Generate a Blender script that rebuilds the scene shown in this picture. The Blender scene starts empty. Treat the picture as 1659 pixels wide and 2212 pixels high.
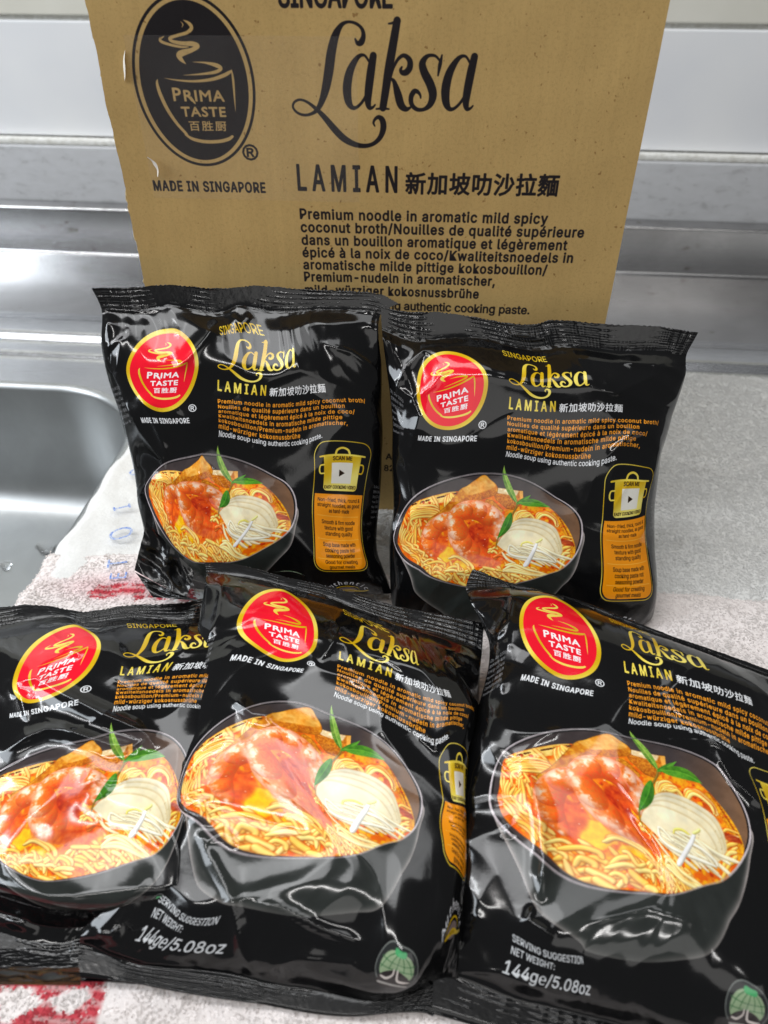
import bpy, bmesh, math, random, os
import numpy as np
from mathutils import Vector

# ------------------------------------------------------------------ camera, world, lamps, exposure
SC = bpy.context.scene
COL = SC.collection
CAM_H = 0.304
CAM_PITCH = math.radians(39.5)
CAM_F = 1640.0 / 2212.0            # focal length / picture height
cam_data = bpy.data.cameras.new('camera')
cam = bpy.data.objects.new('camera', cam_data)
COL.objects.link(cam)
cam.location = (0, 0, CAM_H)
cam.rotation_euler = (math.radians(90) - CAM_PITCH, 0, 0)
cam_data.sensor_fit = 'VERTICAL'
cam_data.sensor_height = 24.0
cam_data.lens = 24.0 * CAM_F
cam_data.clip_start = 0.01
cam_data.clip_end = 50
cam_data.dof.use_dof = True
cam_data.dof.focus_distance = 0.36
cam_data.dof.aperture_fstop = 7.0
SC.camera = cam

world = bpy.data.worlds.new('World')
SC.world = world
world.use_nodes = True
bg = world.node_tree.nodes['Background']
bg.inputs[0].default_value = (0.96, 0.98, 1.0, 1)
bg.inputs[1].default_value = 0.15


def area(name, loc, target, sx, sy, power, col):
    l = bpy.data.lights.new(name, 'AREA')
    l.shape = 'RECTANGLE'
    l.size, l.size_y = sx, sy
    l.energy = power
    l.color = col
    o = bpy.data.objects.new(name, l)
    COL.objects.link(o)
    o.location = loc
    o.rotation_euler = (Vector(target) - Vector(loc)).to_track_quat('-Z', 'Y').to_euler()
    return o


# the kitchen's ceiling tube and the window at the left; other lights are added
area('tube_streak_light', (-0.30, -0.28, 1.30), (-0.10, 0.25, 0), 1.20, 0.030, 5.0, (1.0, 0.98, 0.96))
area('tube_streak_light', (-1.25, 0.30, 0.95), (0.0, 0.25, 0), 0.030, 1.10, 4.0, (0.95, 0.97, 1.0))  # added tube-shaped light, so that upright creases catch a streak
for fx in (-1.15, -0.62, -0.05):
    area('ceiling_fill_panel', (fx, 0.30, 1.60), (fx + .3, 0.30, 0), 0.40, 1.15, 4.4, (0.98, 0.99, 1.0))  # added soft panels overhead, split to break up grey reflections on the film
area('room_fill', (0.25, -1.35, 1.30), (0.0, 0.35, 0.1), 1.5, 0.8, 5.0, (1.0, 0.98, 0.95))  # added fill behind the camera, for grey reflections on the back packets
area('window_light', (-1.45, 0.05, 0.85), (0.05, 0.70, 0.15), 0.6, 0.7, 13.0, (0.86, 0.93, 1.0))

SC.view_settings.view_transform = 'Standard'
SC.view_settings.look = 'None'
SC.view_settings.exposure = 0.0
SC.view_settings.gamma = 1.0
if SC.render.engine != 'CYCLES':
    SC.render.engine = 'CYCLES'
SC.cycles.max_bounces = 8
SC.cycles.caustics_reflective = False
# ------------------------------------------------------------------ flat print, drawn as arrays
# text outlines come from Blender's own fonts; everything else is drawn from curves
RNG = np.random.default_rng(7)


def load_font():
    try:
        p = os.path.join(bpy.utils.system_resource('DATAFILES'), 'fonts', 'Inter.woff2')
        return bpy.data.fonts.load(p)
    except Exception:
        return None


INTER = load_font()
TEXT_CACHE = {}


def text_tris(body, font=None, spacing=1.0):
    """triangles (n,3,2) of a line of text, unit em"""
    key = (body, font.name if font else '', spacing)
    if key in TEXT_CACHE:
        return TEXT_CACHE[key]
    cu = bpy.data.curves.new('lettering', 'FONT')
    if font:
        cu.font = font
    cu.body = body
    cu.resolution_u = 3
    cu.space_character = spacing
    ob = bpy.data.objects.new('lettering', cu)
    COL.objects.link(ob)
    dg = bpy.context.evaluated_depsgraph_get()
    ev = ob.evaluated_get(dg)
    me = ev.to_mesh()
    me.calc_loop_triangles()
    n = len(me.vertices)
    co = np.zeros(n * 3, np.float32)
    me.vertices.foreach_get('co', co)
    t = np.zeros(len(me.loop_triangles) * 3, np.int32)
    me.loop_triangles.foreach_get('vertices', t)
    tri = co.reshape(-1, 3)[:, :2][t.reshape(-1, 3)] if n else np.zeros((0, 3, 2), np.float32)
    ev.to_mesh_clear()
    bpy.data.objects.remove(ob)
    bpy.data.curves.remove(cu)
    TEXT_CACHE[key] = tri
    return tri


def box_blur(a, r):
    if r < 1:
        return a
    for ax in (0, 1):
        p = [(0, 0)] * a.ndim
        p[ax] = (r + 1, r)
        c = np.cumsum(np.pad(a, p, mode='edge'), axis=ax)
        n = a.shape[ax]
        hi = np.take(c, np.arange(2 * r + 1, 2 * r + 1 + n), axis=ax)
        lo = np.take(c, np.arange(0, n), axis=ax)
        a = (hi - lo) / (2 * r + 1)
    return a


def vnoise(h, w, cell, rng, octaves=1):
    out = np.zeros((h, w))
    amp, tot = 1.0, 0.0
    for _ in range(octaves):
        gy, gx = int(h / cell) + 3, int(w / cell) + 3
        g = rng.random((gy, gx))
        y = np.arange(h) / cell
        x = np.arange(w) / cell
        yi, xi = y.astype(int), x.astype(int)
        fy, fx = y - yi, x - xi
        fy = (fy * fy * (3 - 2 * fy))[:, None]
        fx = (fx * fx * (3 - 2 * fx))[None]
        a = g[yi][:, xi]
        b = g[yi][:, xi + 1]
        c = g[yi + 1][:, xi]
        d = g[yi + 1][:, xi + 1]
        out += amp * ((a * (1 - fx) + b * fx) * (1 - fy) + (c * (1 - fx) + d * fx) * fy)
        tot += amp
        amp *= 0.5
        cell = max(cell / 2, 1.01)
    return out / tot


def catmull(pts, n=8):
    p = np.asarray(pts, float)
    p = np.vstack([2 * p[0] - p[1], p, 2 * p[-1] - p[-2]])
    out = []
    for i in range(1, len(p) - 2):
        t = np.linspace(0, 1, n, endpoint=False)[:, None]
        a, b, c, d = p[i - 1], p[i], p[i + 1], p[i + 2]
        out.append(0.5 * (2 * b + (c - a) * t + (2 * a - 5 * b + 4 * c - d) * t ** 2 + (3 * b - a - 3 * c + d) * t ** 3))
    out.append(p[-2][None])
    return np.vstack(out)


class Canvas:
    """RGB picture; user units with y up, k pixels per unit"""

    def __init__(s, x0, y0, x1, y1, k, col):
        s.x0, s.y1, s.k = x0, y1, k
        s.w, s.h = int(round((x1 - x0) * k)), int(round((y1 - y0) * k))
        s.a = np.empty((s.h, s.w, 3))
        s.a[:] = col

    def px(s, p):
        p = np.asarray(p, float)
        return np.stack([(p[..., 0] - s.x0) * s.k, (s.y1 - p[..., 1]) * s.k], -1)

    def blend(s, mask, ox, oy, col, alpha=1.0):
        h, w = mask.shape
        X0, Y0, X1, Y1 = max(ox, 0), max(oy, 0), min(ox + w, s.w), min(oy + h, s.h)
        if X1 <= X0 or Y1 <= Y0:
            return
        m = (mask[Y0 - oy:Y1 - oy, X0 - ox:X1 - ox] * alpha)[..., None]
        c = np.asarray(col, float)
        if c.ndim == 3:
            c = c[Y0 - oy:Y1 - oy, X0 - ox:X1 - ox]
        s.a[Y0:Y1, X0:X1] = s.a[Y0:Y1, X0:X1] * (1 - m) + c * m

    def grad(s, ox, oy, h, w, c0, c1, period=None):
        """diagonal metallic gradient between two colours"""
        yy, xx = np.mgrid[0:h, 0:w]
        t = 0.5 + 0.5 * np.sin((xx + ox) * (1 / (period or 60)) + (yy + oy) * (1.7 / (period or 60)))
        return np.asarray(c0) * (1 - t[..., None]) + np.asarray(c1) * t[..., None]

    def tris(s, tri, col, col2=None, bold=0.0, alpha=1.0):
        """tri (n,3,2) in pixels"""
        if not len(tri):
            return
        SS = 4
        lo = np.floor(tri.min((0, 1))).astype(int) - 3
        hi = np.ceil(tri.max((0, 1))).astype(int) + 4
        w, h = hi - lo
        m = np.zeros((h * SS, w * SS), bool)
        T = (tri - lo) * SS
        for a, b, c in T:
            x0, y0 = np.floor(np.minimum(np.minimum(a, b), c)).astype(int)
            x1, y1 = np.ceil(np.maximum(np.maximum(a, b), c)).astype(int) + 1
            X = np.arange(x0, x1)[None] + 0.5
            Y = np.arange(y0, y1)[:, None] + 0.5
            e0 = (b[0] - a[0]) * (Y - a[1]) - (b[1] - a[1]) * (X - a[0])
            e1 = (c[0] - b[0]) * (Y - b[1]) - (c[1] - b[1]) * (X - b[0])
            e2 = (a[0] - c[0]) * (Y - c[1]) - (a[1] - c[1]) * (X - c[0])
            m[y0:y1, x0:x1] |= ((e0 >= 0) & (e1 >= 0) & (e2 >= 0)) | ((e0 <= 0) & (e1 <= 0) & (e2 <= 0))
        if bold:
            r = int(round(bold * SS * .5))
            n = m.copy()
            for dx in range(-r, r + 1):
                for dy in range(-r, r + 1):
                    if dx * dx + dy * dy <= r * r + 1:
                        n |= np.roll(np.roll(m, dx, 1), dy, 0)
            m = n
        m = m.reshape(h, SS, w, SS).mean((1, 3))
        c = col if col2 is None else s.grad(lo[0], lo[1], h, w, col, col2)
        s.blend(m, lo[0], lo[1], c, alpha)

    def text(s, body, x, y, h, col, width=None, font=None, bold=0.0, col2=None, align='l', rot=0.0, shear=0.0,
             spacing=1.0, alpha=1.0, cap=0.73, cy=None):
        """h is the capital height in units; the line is stretched to `width` when given"""
        t = text_tris(body, font, spacing).astype(float)
        if not len(t):
            return
        ref = text_tris('H' if ord(max(body)) < 9000 or '℮' in body else '国', font)
        t = t * (h / (ref[..., 1].max() - min(ref[..., 1].min(), 0)))
        x0, x1 = t[..., 0].min(), t[..., 0].max()
        t[..., 0] -= x0
        sx = width / (x1 - x0) if width else 1.0
        t[..., 0] *= sx
        W = (x1 - x0) * sx
        t[..., 0] += shear * t[..., 1]
        if align == 'c':
            t[..., 0] -= W / 2
        if rot:
            c, q = math.cos(rot), math.sin(rot)
            t = np.stack([t[..., 0] * c - t[..., 1] * q, t[..., 0] * q + t[..., 1] * c], -1)
        t += (x, y)
        s.tris(s.px(t), col, col2, bold * s.k, alpha)

    def poly(s, pts, col, col2=None, alpha=1.0, soft=0):
        P = s.px(pts)
        SS = 3
        lo = np.floor(P.min(0)).astype(int) - 2 - soft * 2
        hi = np.ceil(P.max(0)).astype(int) + 3 + soft * 2
        w, h = hi - lo
        Q = (P - lo) * SS
        m = np.zeros((h * SS, w * SS), bool)
        xs = np.arange(w * SS) + 0.5
        A, B = Q, np.roll(Q, -1, 0)
        for j in range(h * SS):
            y = j + 0.5
            k = (A[:, 1] <= y) != (B[:, 1] <= y)
            if not k.any():
                continue
            X = np.sort(A[k, 0] + (y - A[k, 1]) * (B[k, 0] - A[k, 0]) / (B[k, 1] - A[k, 1]))
            for i in range(0, len(X) - 1, 2):
                m[j] |= (xs >= X[i]) & (xs < X[i + 1])
        m = m.reshape(h, SS, w, SS).mean((1, 3))
        if soft:
            m = box_blur(m, soft)
        c = col if col2 is None else s.grad(lo[0], lo[1], h, w, col, col2)
        s.blend(m, lo[0], lo[1], c, alpha)
        return m, lo

    def ellipse(s, cx, cy, rx, ry, col, col2=None, rot=0.0, alpha=1.0, soft=0):
        t = np.linspace(0, 2 * math.pi, 90, endpoint=False)
        x, y = rx * np.cos(t), ry * np.sin(t)
        c, q = math.cos(rot), math.sin(rot)
        s.poly(np.stack([cx + x * c - y * q, cy + x * q + y * c], -1), col, col2, alpha, soft)

    def stroke(s, pts, col, col2=None, n=8, wscale=1.0, alpha=1.0, smooth=True):
        """pts rows (x, y, full width) in units"""
        p = catmull(pts, n) if smooth else np.asarray(pts, float)
        P = s.px(p[:, :2])
        R = p[:, 2] * 0.5 * s.k * wscale
        pad = R.max() + 2
        lo = np.floor(P.min(0) - pad).astype(int)
        hi = np.ceil(P.max(0) + pad).astype(int) + 1
        w, h = hi - lo
        d = np.full((h, w), 1e9)
        for i in range(len(P) - 1):
            a, b = P[i] - lo, P[i + 1] - lo
            r = max(R[i], R[i + 1]) + 2
            x0, x1 = int(max(min(a[0], b[0]) - r, 0)), int(min(max(a[0], b[0]) + r + 1, w))
            y0, y1 = int(max(min(a[1], b[1]) - r, 0)), int(min(max(a[1], b[1]) + r + 1, h))
            X = np.arange(x0, x1)[None] + 0.5
            Y = np.arange(y0, y1)[:, None] + 0.5
            ab = b - a
            L = ab @ ab + 1e-9
            t = np.clip(((X - a[0]) * ab[0] + (Y - a[1]) * ab[1]) / L, 0, 1)
            dd = np.hypot(X - a[0] - t * ab[0], Y - a[1] - t * ab[1]) - (R[i] + (R[i + 1] - R[i]) * t)
            d[y0:y1, x0:x1] = np.minimum(d[y0:y1, x0:x1], dd)
        m = np.clip(0.5 - d, 0, 1)
        c = col if col2 is None else s.grad(lo[0], lo[1], h, w, col, col2)
        s.blend(m, lo[0], lo[1], c, alpha)


def rgb(*c):
    return np.array(c, float) / 255.0


GOLD, GOLD2 = rgb(208, 168, 16), rgb(242, 222, 96)
LAKSA = [
    [(660, 268, 8), (674, 290, 20), (698, 284, 32), (712, 248, 24), (700, 210, 16), (660, 184, 13), (612, 179, 13),
     (572, 199, 24), (535, 255, 44), (508, 340, 54), (490, 430, 56), (466, 530, 50), (436, 610, 36), (402, 665, 24),
     (360, 692, 15), (310, 700, 13), (265, 685, 12), (241, 655, 11), (252, 625, 11), (290, 610, 11), (340, 625, 13),
     (400, 668, 22), (450, 715, 32), (510, 780, 40), (570, 835, 40), (640, 870, 32), (710, 880, 24), (770, 865, 22),
     (815, 825, 28), (836, 770, 36), (830, 724, 34), (806, 704, 22), (782, 716, 15), (771, 738, 11), (779, 757, 6)],
]
L_A = [[(748, 392, 10), (715, 355, 12), (672, 368, 24), (624, 440, 44), (602, 530, 52), (607, 610, 44), (632, 650, 24),
        (668, 644, 15), (712, 598, 14), (750, 520, 12), (776, 430, 12)],
       [(772, 357, 40), (755, 450, 48), (739, 560, 46), (736, 620, 36), (746, 650, 22), (768, 646, 12), (782, 632, 7)]]
L_K = [[(868, 185, 6), (890, 182, 10), (915, 172, 12)], [(920, 170, 42), (895, 300, 48), (870, 430, 50), (850, 550, 46), (833, 648, 42)],
       [(790, 656, 7), (835, 653, 11), (872, 656, 7)],
       [(885, 470, 8), (900, 420, 13), (930, 372, 16), (965, 353, 20), (1000, 377, 30), (1004, 415, 34), (984, 443, 34),
        (958, 448, 26), (945, 433, 16), (953, 416, 8)],
       [(882, 480, 10), (905, 500, 22), (930, 570, 44), (950, 630, 44), (980, 655, 28), (1005, 650, 13), (1018, 637, 7)]]
L_S = [[(1196, 385, 9), (1160, 354, 12), (1112, 356, 20), (1082, 395, 38), (1096, 445, 46), (1135, 510, 50), (1155, 570, 48),
        (1140, 625, 34), (1100, 655, 19), (1052, 655, 21), (1019, 625, 25), (1016, 582, 28), (1036, 552, 27), (1060, 557, 18),
        (1074, 575, 11), (1077, 590, 6)], [(1203, 350, 7), (1193, 400, 20), (1183, 462, 7)]]
LAKSA += L_A + L_K + L_S + [[(x + 634, y, w) for x, y, w in st] for st in L_A]

CUP = [
    [(922, 148, 4), (962, 172, 26), (978, 205, 30), (940, 240, 26), (862, 262, 24), (797, 283, 26), (806, 306, 26),
     (880, 322, 30), (968, 326, 38), (1008, 342, 34), (958, 372, 34), (880, 395, 48), (846, 415, 46), (862, 450, 32), (893, 482, 4)],
    [(752, 270, 5), (717, 290, 20), (722, 310, 24), (782, 332, 22), (872, 350, 18), (932, 350, 8)],
    [(900, 160, 4), (914, 180, 10), (903, 203, 4)],
    [(950, 465, 4), (1050, 470, 16), (1140, 490, 34), (1172, 515, 28), (1120, 543, 26), (1000, 560, 16), (860, 570, 4)],
    [(700, 595, 4), (800, 610, 13), (940, 617, 20), (1080, 602, 26), (1180, 572, 30), (1235, 545, 26), (1256, 528, 8)],
    [(1257, 522, 6), (1260, 580, 20), (1259, 660, 20), (1254, 760, 14), (1250, 862, 4)],
    [(640, 605, 6), (631, 640, 24), (641, 720, 32), (680, 850, 32), (740, 970, 28), (800, 1050, 26), (815, 1075, 20)],
    [(800, 1068, 18), (860, 1105, 28), (960, 1126, 30), (1080, 1122, 30), (1160, 1102, 30), (1198, 1078, 24)],
]


def draw_laksa(cv, x, y, s, col, col2=None, bold=0.0, sy=1.0):
    """x,y: left of the L loop and the base line of 'aksa'; s: units per traced pixel"""
    for st in LAKSA:
        cv.stroke([((px - 236) * s + x, (658 - py) * s * sy + y, w * s + bold) for px, py, w in st], col, col2)


def draw_emblem(cv, cx, cy, rx, ry, mode):
    if mode == 'pack':
        cv.ellipse(cx, cy, rx, ry, GOLD, GOLD2)
        cv.ellipse(cx, cy, rx * .885, ry * .905, rgb(232, 18, 42))
        lc, lc2, tc = GOLD2 * .98, GOLD, rgb(240, 238, 236)
    else:
        ink = rgb(27, 23, 25)
        cv.ellipse(cx, cy, rx, ry, ink)
        cv.ellipse(cx, cy, rx * .955, ry * .967, BOXCOL)
        cv.ellipse(cx, cy, rx * .885, ry * .92, ink)
        lc, lc2, tc = BOXCOL, None, BOXCOL
    fx, fy = rx / 497.0, ry / 700.0
    m = lambda x, y: (cx + (x - 938) * fx, cy - (y - 645) * fy)
    for st in CUP:
        cv.stroke([m(x, y) + (w * (fx + fy) / 2,) for x, y, w in st], lc, lc2)
    # capitals with small flared serifs
    def serif_text(body, x0, x1, yb, h):
        bx, by = m(x0, yb)
        cv.text(body, bx, by, h * fy, tc, width=(x1 - x0) * fx, bold=8 * fx, spacing=1.12, font=None)
    serif_text('P', 748, 812, 778, 104)
    serif_text('RIMA', 838, 1168, 780, 88)
    cv.stroke([m(892, 750) + (20 * fx,), m(915, 790) + (18 * fx,), m(925, 802) + (4 * fx,)], tc)
    serif_text('TASTE', 796, 1164, 908, 78)
    bx, by = m(842, 1024)
    cv.text('百胜厨', bx, by, 80 * fy, tc, width=314 * fx, bold=4.5 * fx, spacing=1.2)


PARA = ['Premium noodle in aromatic mild spicy coconut broth/', 'Nouilles de qualité supérieure dans un bouillon',
        'aromatique et légèrement épicé à la noix de coco/', 'Kwaliteitsnoedels in aromatische milde pittige',
        'kokosbouillon/Premium-nudeln in aromatischer,', 'mild-würziger kokosnussbrühe']
PARA_W = [7.83, 6.75, 7.2, 6.62, 6.86, 4.38]


# -------------------------------- the printed bowl of noodles
class Food:
    """paints in the traced units of the bowl (y down)"""

    def __init__(s, k=0.62, W=1640, H=1260):
        s.k, s.w, s.h = k, int(W * k), int(H * k)
        s.a = np.zeros((s.h, s.w, 3))
        s.m = np.zeros((s.h, s.w))
        s.rng = np.random.default_rng(21)
        s.n1 = vnoise(s.h, s.w, 14, s.rng, 3)
        s.n2 = vnoise(s.h, s.w, 5, s.rng, 2)
        s.n3 = vnoise(s.h, s.w, 40, s.rng, 3)
        s.clip = np.ones((s.h, s.w))

    def put(s, m, y0, x0, col, alpha=1.0):
        h, w = m.shape
        Y0, X0, Y1, X1 = max(y0, 0), max(x0, 0), min(y0 + h, s.h), min(x0 + w, s.w)
        if Y1 <= Y0 or X1 <= X0:
            return
        sl = (slice(Y0, Y1), slice(X0, X1))
        q = m[Y0 - y0:Y1 - y0, X0 - x0:X1 - x0] * alpha * s.clip[sl]
        c = np.asarray(col, float)
        if c.ndim == 3:
            c = c[Y0 - y0:Y1 - y0, X0 - x0:X1 - x0]
        s.a[sl] = s.a[sl] * (1 - q[..., None]) + c * q[..., None]
        s.m[sl] = np.maximum(s.m[sl], q)

    def mask(s, pts, smooth=True, soft=0):
        p = np.asarray(pts, float)
        if smooth:
            p = catmull(np.vstack([p, p[:1]]), 8)[:-1]
        P = p * s.k
        SS = 2
        lo = np.floor(P.min(0)).astype(int) - 2 - 2 * soft
        hi = np.ceil(P.max(0)).astype(int) + 3 + 2 * soft
        w, h = hi - lo
        Q = (P - lo) * SS
        m = np.zeros((h * SS, w * SS), bool)
        xs = np.arange(w * SS) + .5
        A, B = Q, np.roll(Q, -1, 0)
        for j in range(h * SS):
            y = j + .5
            k = (A[:, 1] <= y) != (B[:, 1] <= y)
            X = np.sort(A[k, 0] + (y - A[k, 1]) * (B[k, 0] - A[k, 0]) / (B[k, 1] - A[k, 1])) if k.any() else []
            for i in range(0, len(X) - 1, 2):
                m[j] |= (xs >= X[i]) & (xs < X[i + 1])
        m = m.reshape(h, SS, w, SS).mean((1, 3))
        return (box_blur(m, soft) if soft else m), lo[1], lo[0]

    def full(s, pts, smooth=True, soft=0):
        m, y, x = s.mask(pts, smooth, soft)
        out = np.zeros((s.h, s.w))
        h, w = m.shape
        Y0, X0, Y1, X1 = max(y, 0), max(x, 0), min(y + h, s.h), min(x + w, s.w)
        out[Y0:Y1, X0:X1] = m[Y0 - y:Y1 - y, X0 - x:X1 - x]
        return out

    def shape(s, pts, c0, c1, noise='n1', smooth=True, soft=0, alpha=1.0, gx=0.0, gy=0.0, mid=.5, gain=1.6, edge=0.0):
        m, y, x = s.mask(pts, smooth, soft)
        h, w = m.shape
        N = getattr(s, noise)
        yy = np.clip(np.arange(y, y + h), 0, s.h - 1)
        xx = np.clip(np.arange(x, x + w), 0, s.w - 1)
        n = N[yy][:, xx]
        gr = np.linspace(-.5, .5, w)[None] * gx + np.linspace(-.5, .5, h)[:, None] * gy
        t = np.clip((n - .5) * gain + mid + gr, 0, 1)[..., None]
        c = np.asarray(c0) * (1 - t) + np.asarray(c1) * t
        if edge:
            b = box_blur(m, max(2, int(7 * s.k)))
            c = c * (1 - edge * np.clip(1.6 * (1 - b), 0, 1))[..., None]
        s.put(m, y, x, c, alpha)

    def tube(s, pts, w, base, edge, spec=.5, n=7, alpha=1.0, bands=None, sh=(.74, .36), em=1.0):
        p = catmull(pts, n)
        P = p[:, :2] * s.k
        if p.shape[1] > 2:
            R = p[:, 2] * .5 * s.k
        else:
            u = np.linspace(0, 1, len(P))
            R = w * .5 * s.k * np.minimum(1, .55 + 4 * np.minimum(u, 1 - u))
        pad = R.max() + 2
        lo = np.floor(P.min(0) - pad).astype(int)
        hi = np.ceil(P.max(0) + pad).astype(int) + 1
        W, H = hi - lo
        d = np.full((H, W), 9.0)
        nx = np.zeros((H, W))
        ny = np.zeros((H, W))
        uu = np.zeros((H, W))
        px = np.ones((H, W))
        seg = np.concatenate([[0], np.cumsum(np.hypot(*np.diff(P, axis=0).T))])
        X = np.arange(W)[None] + .5
        Y = np.arange(H)[:, None] + .5
        for i in range(len(P) - 1):
            a, b = P[i] - lo, P[i + 1] - lo
            r = max(R[i], R[i + 1]) + 2
            x0, x1 = int(max(min(a[0], b[0]) - r, 0)), int(min(max(a[0], b[0]) + r + 1, W))
            y0, y1 = int(max(min(a[1], b[1]) - r, 0)), int(min(max(a[1], b[1]) + r + 1, H))
            xs, ys = X[:, x0:x1], Y[y0:y1]
            ab = b - a
            t = np.clip(((xs - a[0]) * ab[0] + (ys - a[1]) * ab[1]) / (ab @ ab + 1e-9), 0, 1)
            ex, ey = xs - a[0] - t * ab[0], ys - a[1] - t * ab[1]
            rr = R[i] + (R[i + 1] - R[i]) * t
            q = np.hypot(ex, ey) / rr
            sl = (slice(y0, y1), slice(x0, x1))
            k = q < d[sl]
            d[sl] = np.where(k, q, d[sl])
            nx[sl] = np.where(k, ex / rr, nx[sl])
            ny[sl] = np.where(k, ey / rr, ny[sl])
            uu[sl] = np.where(k, (seg[i] + t * (seg[i + 1] - seg[i])) / seg[-1], uu[sl])
            px[sl] = np.where(k, rr, px[sl])
        m = np.clip((1 - d) * px + .5, 0, 1)
        nz = np.sqrt(np.clip(1 - d * d, 0, 1))
        lam = np.clip(-.35 * nx - .55 * ny + .76 * nz, 0, 1)
        t = np.clip(nz * 1.25 - .1, 0, 1)[..., None]
        if bands is not None:
            base = bands(uu, nx, ny)
        c = np.asarray(edge) * (1 - t) * em + np.asarray(base) * (1 - (1 - t) * em)
        c = c * (sh[0] + sh[1] * lam[..., None])
        c = c + (spec * lam ** 14)[..., None] * np.array([1, .97, .88])
        s.put(m, lo[1], lo[0], np.clip(c, 0, 1), alpha)


def paint_food():
    F = Food()
    r = F.rng
    th = np.linspace(0, 2 * math.pi, 72, endpoint=False)
    rot = math.radians(-2.0)
    ex, ey = np.cos(th), np.sin(th)
    E = lambda cx, cy, rx, ry: np.stack([cx + rx * ex * math.cos(rot) - ry * ey * math.sin(rot), cy + rx * ex * math.sin(rot) + ry * ey * math.cos(rot)], -1)
    body = [(72, 520), (92, 640), (140, 765), (208, 880), (305, 990), (430, 1085), (570, 1155), (720, 1196), (880, 1204), (1040, 1168),
            (1190, 1095), (1312, 990), (1412, 860), (1484, 710), (1524, 520), (1300, 400), (300, 400)]
    # the outside of the bowl: a black glaze with a paler rim of reflected light
    outline = np.maximum(F.full(body), F.full(E(797, 530, 727, 440), False))
    b = box_blur(outline, int(30 * F.k))
    rimlight = np.clip((1 - b) * 1.8, 0, 1) ** 1.4
    yy, xx = np.mgrid[0:F.h, 0:F.w] / F.k
    side = np.clip(np.abs(xx - 800) / 720, 0, 1) ** 1.5
    c = rgb(40, 43, 41)[None, None] + (rimlight * (.22 + .78 * side))[..., None] * rgb(165, 148, 146)
    c = c + (F.n3[..., None] - .5) * .02
    F.put(outline, 0, 0, c)
    # the inside wall
    F.put(F.full(E(797, 530, 727, 440), False), 0, 0, rgb(168, 156, 158))
    F.put(F.full(E(797, 533, 716, 431), False), 0, 0, rgb(26, 24, 24))
    F.put(F.full(E(797, 536, 704, 424), False), 0, 0, rgb(62, 54, 54)[None, None] + (F.n3[..., None] - .5) * .06 + np.clip((xx - 1100) / 900, 0, .5)[..., None] * rgb(150, 90, 30))
    soup = [(112, 575), (150, 440), (232, 312), (440, 245), (620, 228), (900, 255), (1150, 300), (1290, 380), (1400, 500),
            (1452, 610), (1446, 700), (1340, 812), (1190, 888), (1050, 930), (850, 958), (620, 952), (420, 898), (250, 795), (150, 690)]
    sm = F.full(soup)
    F.clip = np.maximum(F.full(soup, soft=1), 0)
    t = np.clip((F.n1 - .40) * 2.8, 0, 1)[..., None]
    u = np.clip((F.n3 - .45) * 3, 0, 1)[..., None]
    c = rgb(232, 92, 12) * (1 - t) + rgb(252, 182, 26) * t
    c = c * (1 - .35 * u) + rgb(250, 190, 30) * .35 * u
    left = np.clip((520 - xx) / 420, 0, 1)[..., None]
    c = c * (1 - .3 * left) + rgb(222, 66, 14) * .3 * left
    F.put(sm, 0, 0, c)
    # oil rim
    F.shape([(1300, 390), (1400, 500), (1455, 620), (1446, 700), (1420, 720), (1405, 620), (1350, 520), (1270, 430)], rgb(214, 120, 16), rgb(240, 176, 30), 'n2', gain=3)
    F.shape([(240, 305), (440, 247), (560, 232), (540, 290), (400, 320), (280, 350)], rgb(214, 160, 60), rgb(246, 214, 120), 'n1', gain=2)
    for _ in range(60):
        x = 232 + 330 * r.random()
        F.tube([(x, 312 - (x - 232) * .21), (x + 5, 313 - (x - 232) * .21)], 8 + 6 * r.random(), rgb(90, 40, 10), rgb(70, 30, 10), 0, 2)
    for _ in range(90):
        a = r.random()
        F.tube([(1300 + 150 * a, 392 + 260 * a ** 1.3), (1303 + 150 * a, 396 + 260 * a ** 1.3)], 7 + 7 * r.random(), rgb(190, 90, 10), rgb(150, 60, 10), .2, 2)
    # red chilli oil flecks
    for _ in range(150):
        x, y = r.uniform(110, 1440), r.uniform(280, 940)
        a = r.uniform(0, 3.14)
        L = r.uniform(8, 30)
        F.tube([(x, y), (x + L * math.cos(a), y + L * math.sin(a) * .6)], r.uniform(8, 20), rgb(196, 40, 10), rgb(200, 70, 10), .25, 3, .75)

    def noodle(pts, w=None, jit=5, dark=0):
        p = np.array(pts, float) + r.normal(0, jit, (len(pts), 2))
        w = (w or r.uniform(16, 25)) * 1.12
        v = r.random()
        base = rgb(254, 206, 88) * (1 - v) + rgb(255, 230, 146) * v
        edge = rgb(238, 112, 16) * (1 - v * .6) + rgb(246, 176, 56) * v * .6
        if dark:
            base = base * (1 - dark) + rgb(236, 150, 40) * dark
        F.tube(p, w * 1.25, rgb(226, 78, 12), rgb(222, 66, 10), 0, alpha=.5)
        F.tube(p, w, base, edge, .16)

    # left heap
    for _ in range(26):
        x, y = r.uniform(150, 420), r.uniform(330, 620)
        a = r.uniform(.9, 2.3)
        L = r.uniform(70, 190)
        bend = r.uniform(-60, 60)
        noodle([(x - L * .5 * math.cos(a), y - L * .5 * math.sin(a)), (x + bend * .5, y), (x + L * .5 * math.cos(a), y + L * .5 * math.sin(a))], r.uniform(13, 20), dark=.35)
    for k in range(9):      # the pressed loop at the top of the heap
        y = 318 + 12 * k
        noodle([(225 + 3 * k, y + 60), (232, y + 10), (300, y - 4), (400, y + 6), (438, y + 40), (400 - 6 * k, y + 80)], r.uniform(14, 19), 4, .2)
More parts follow.
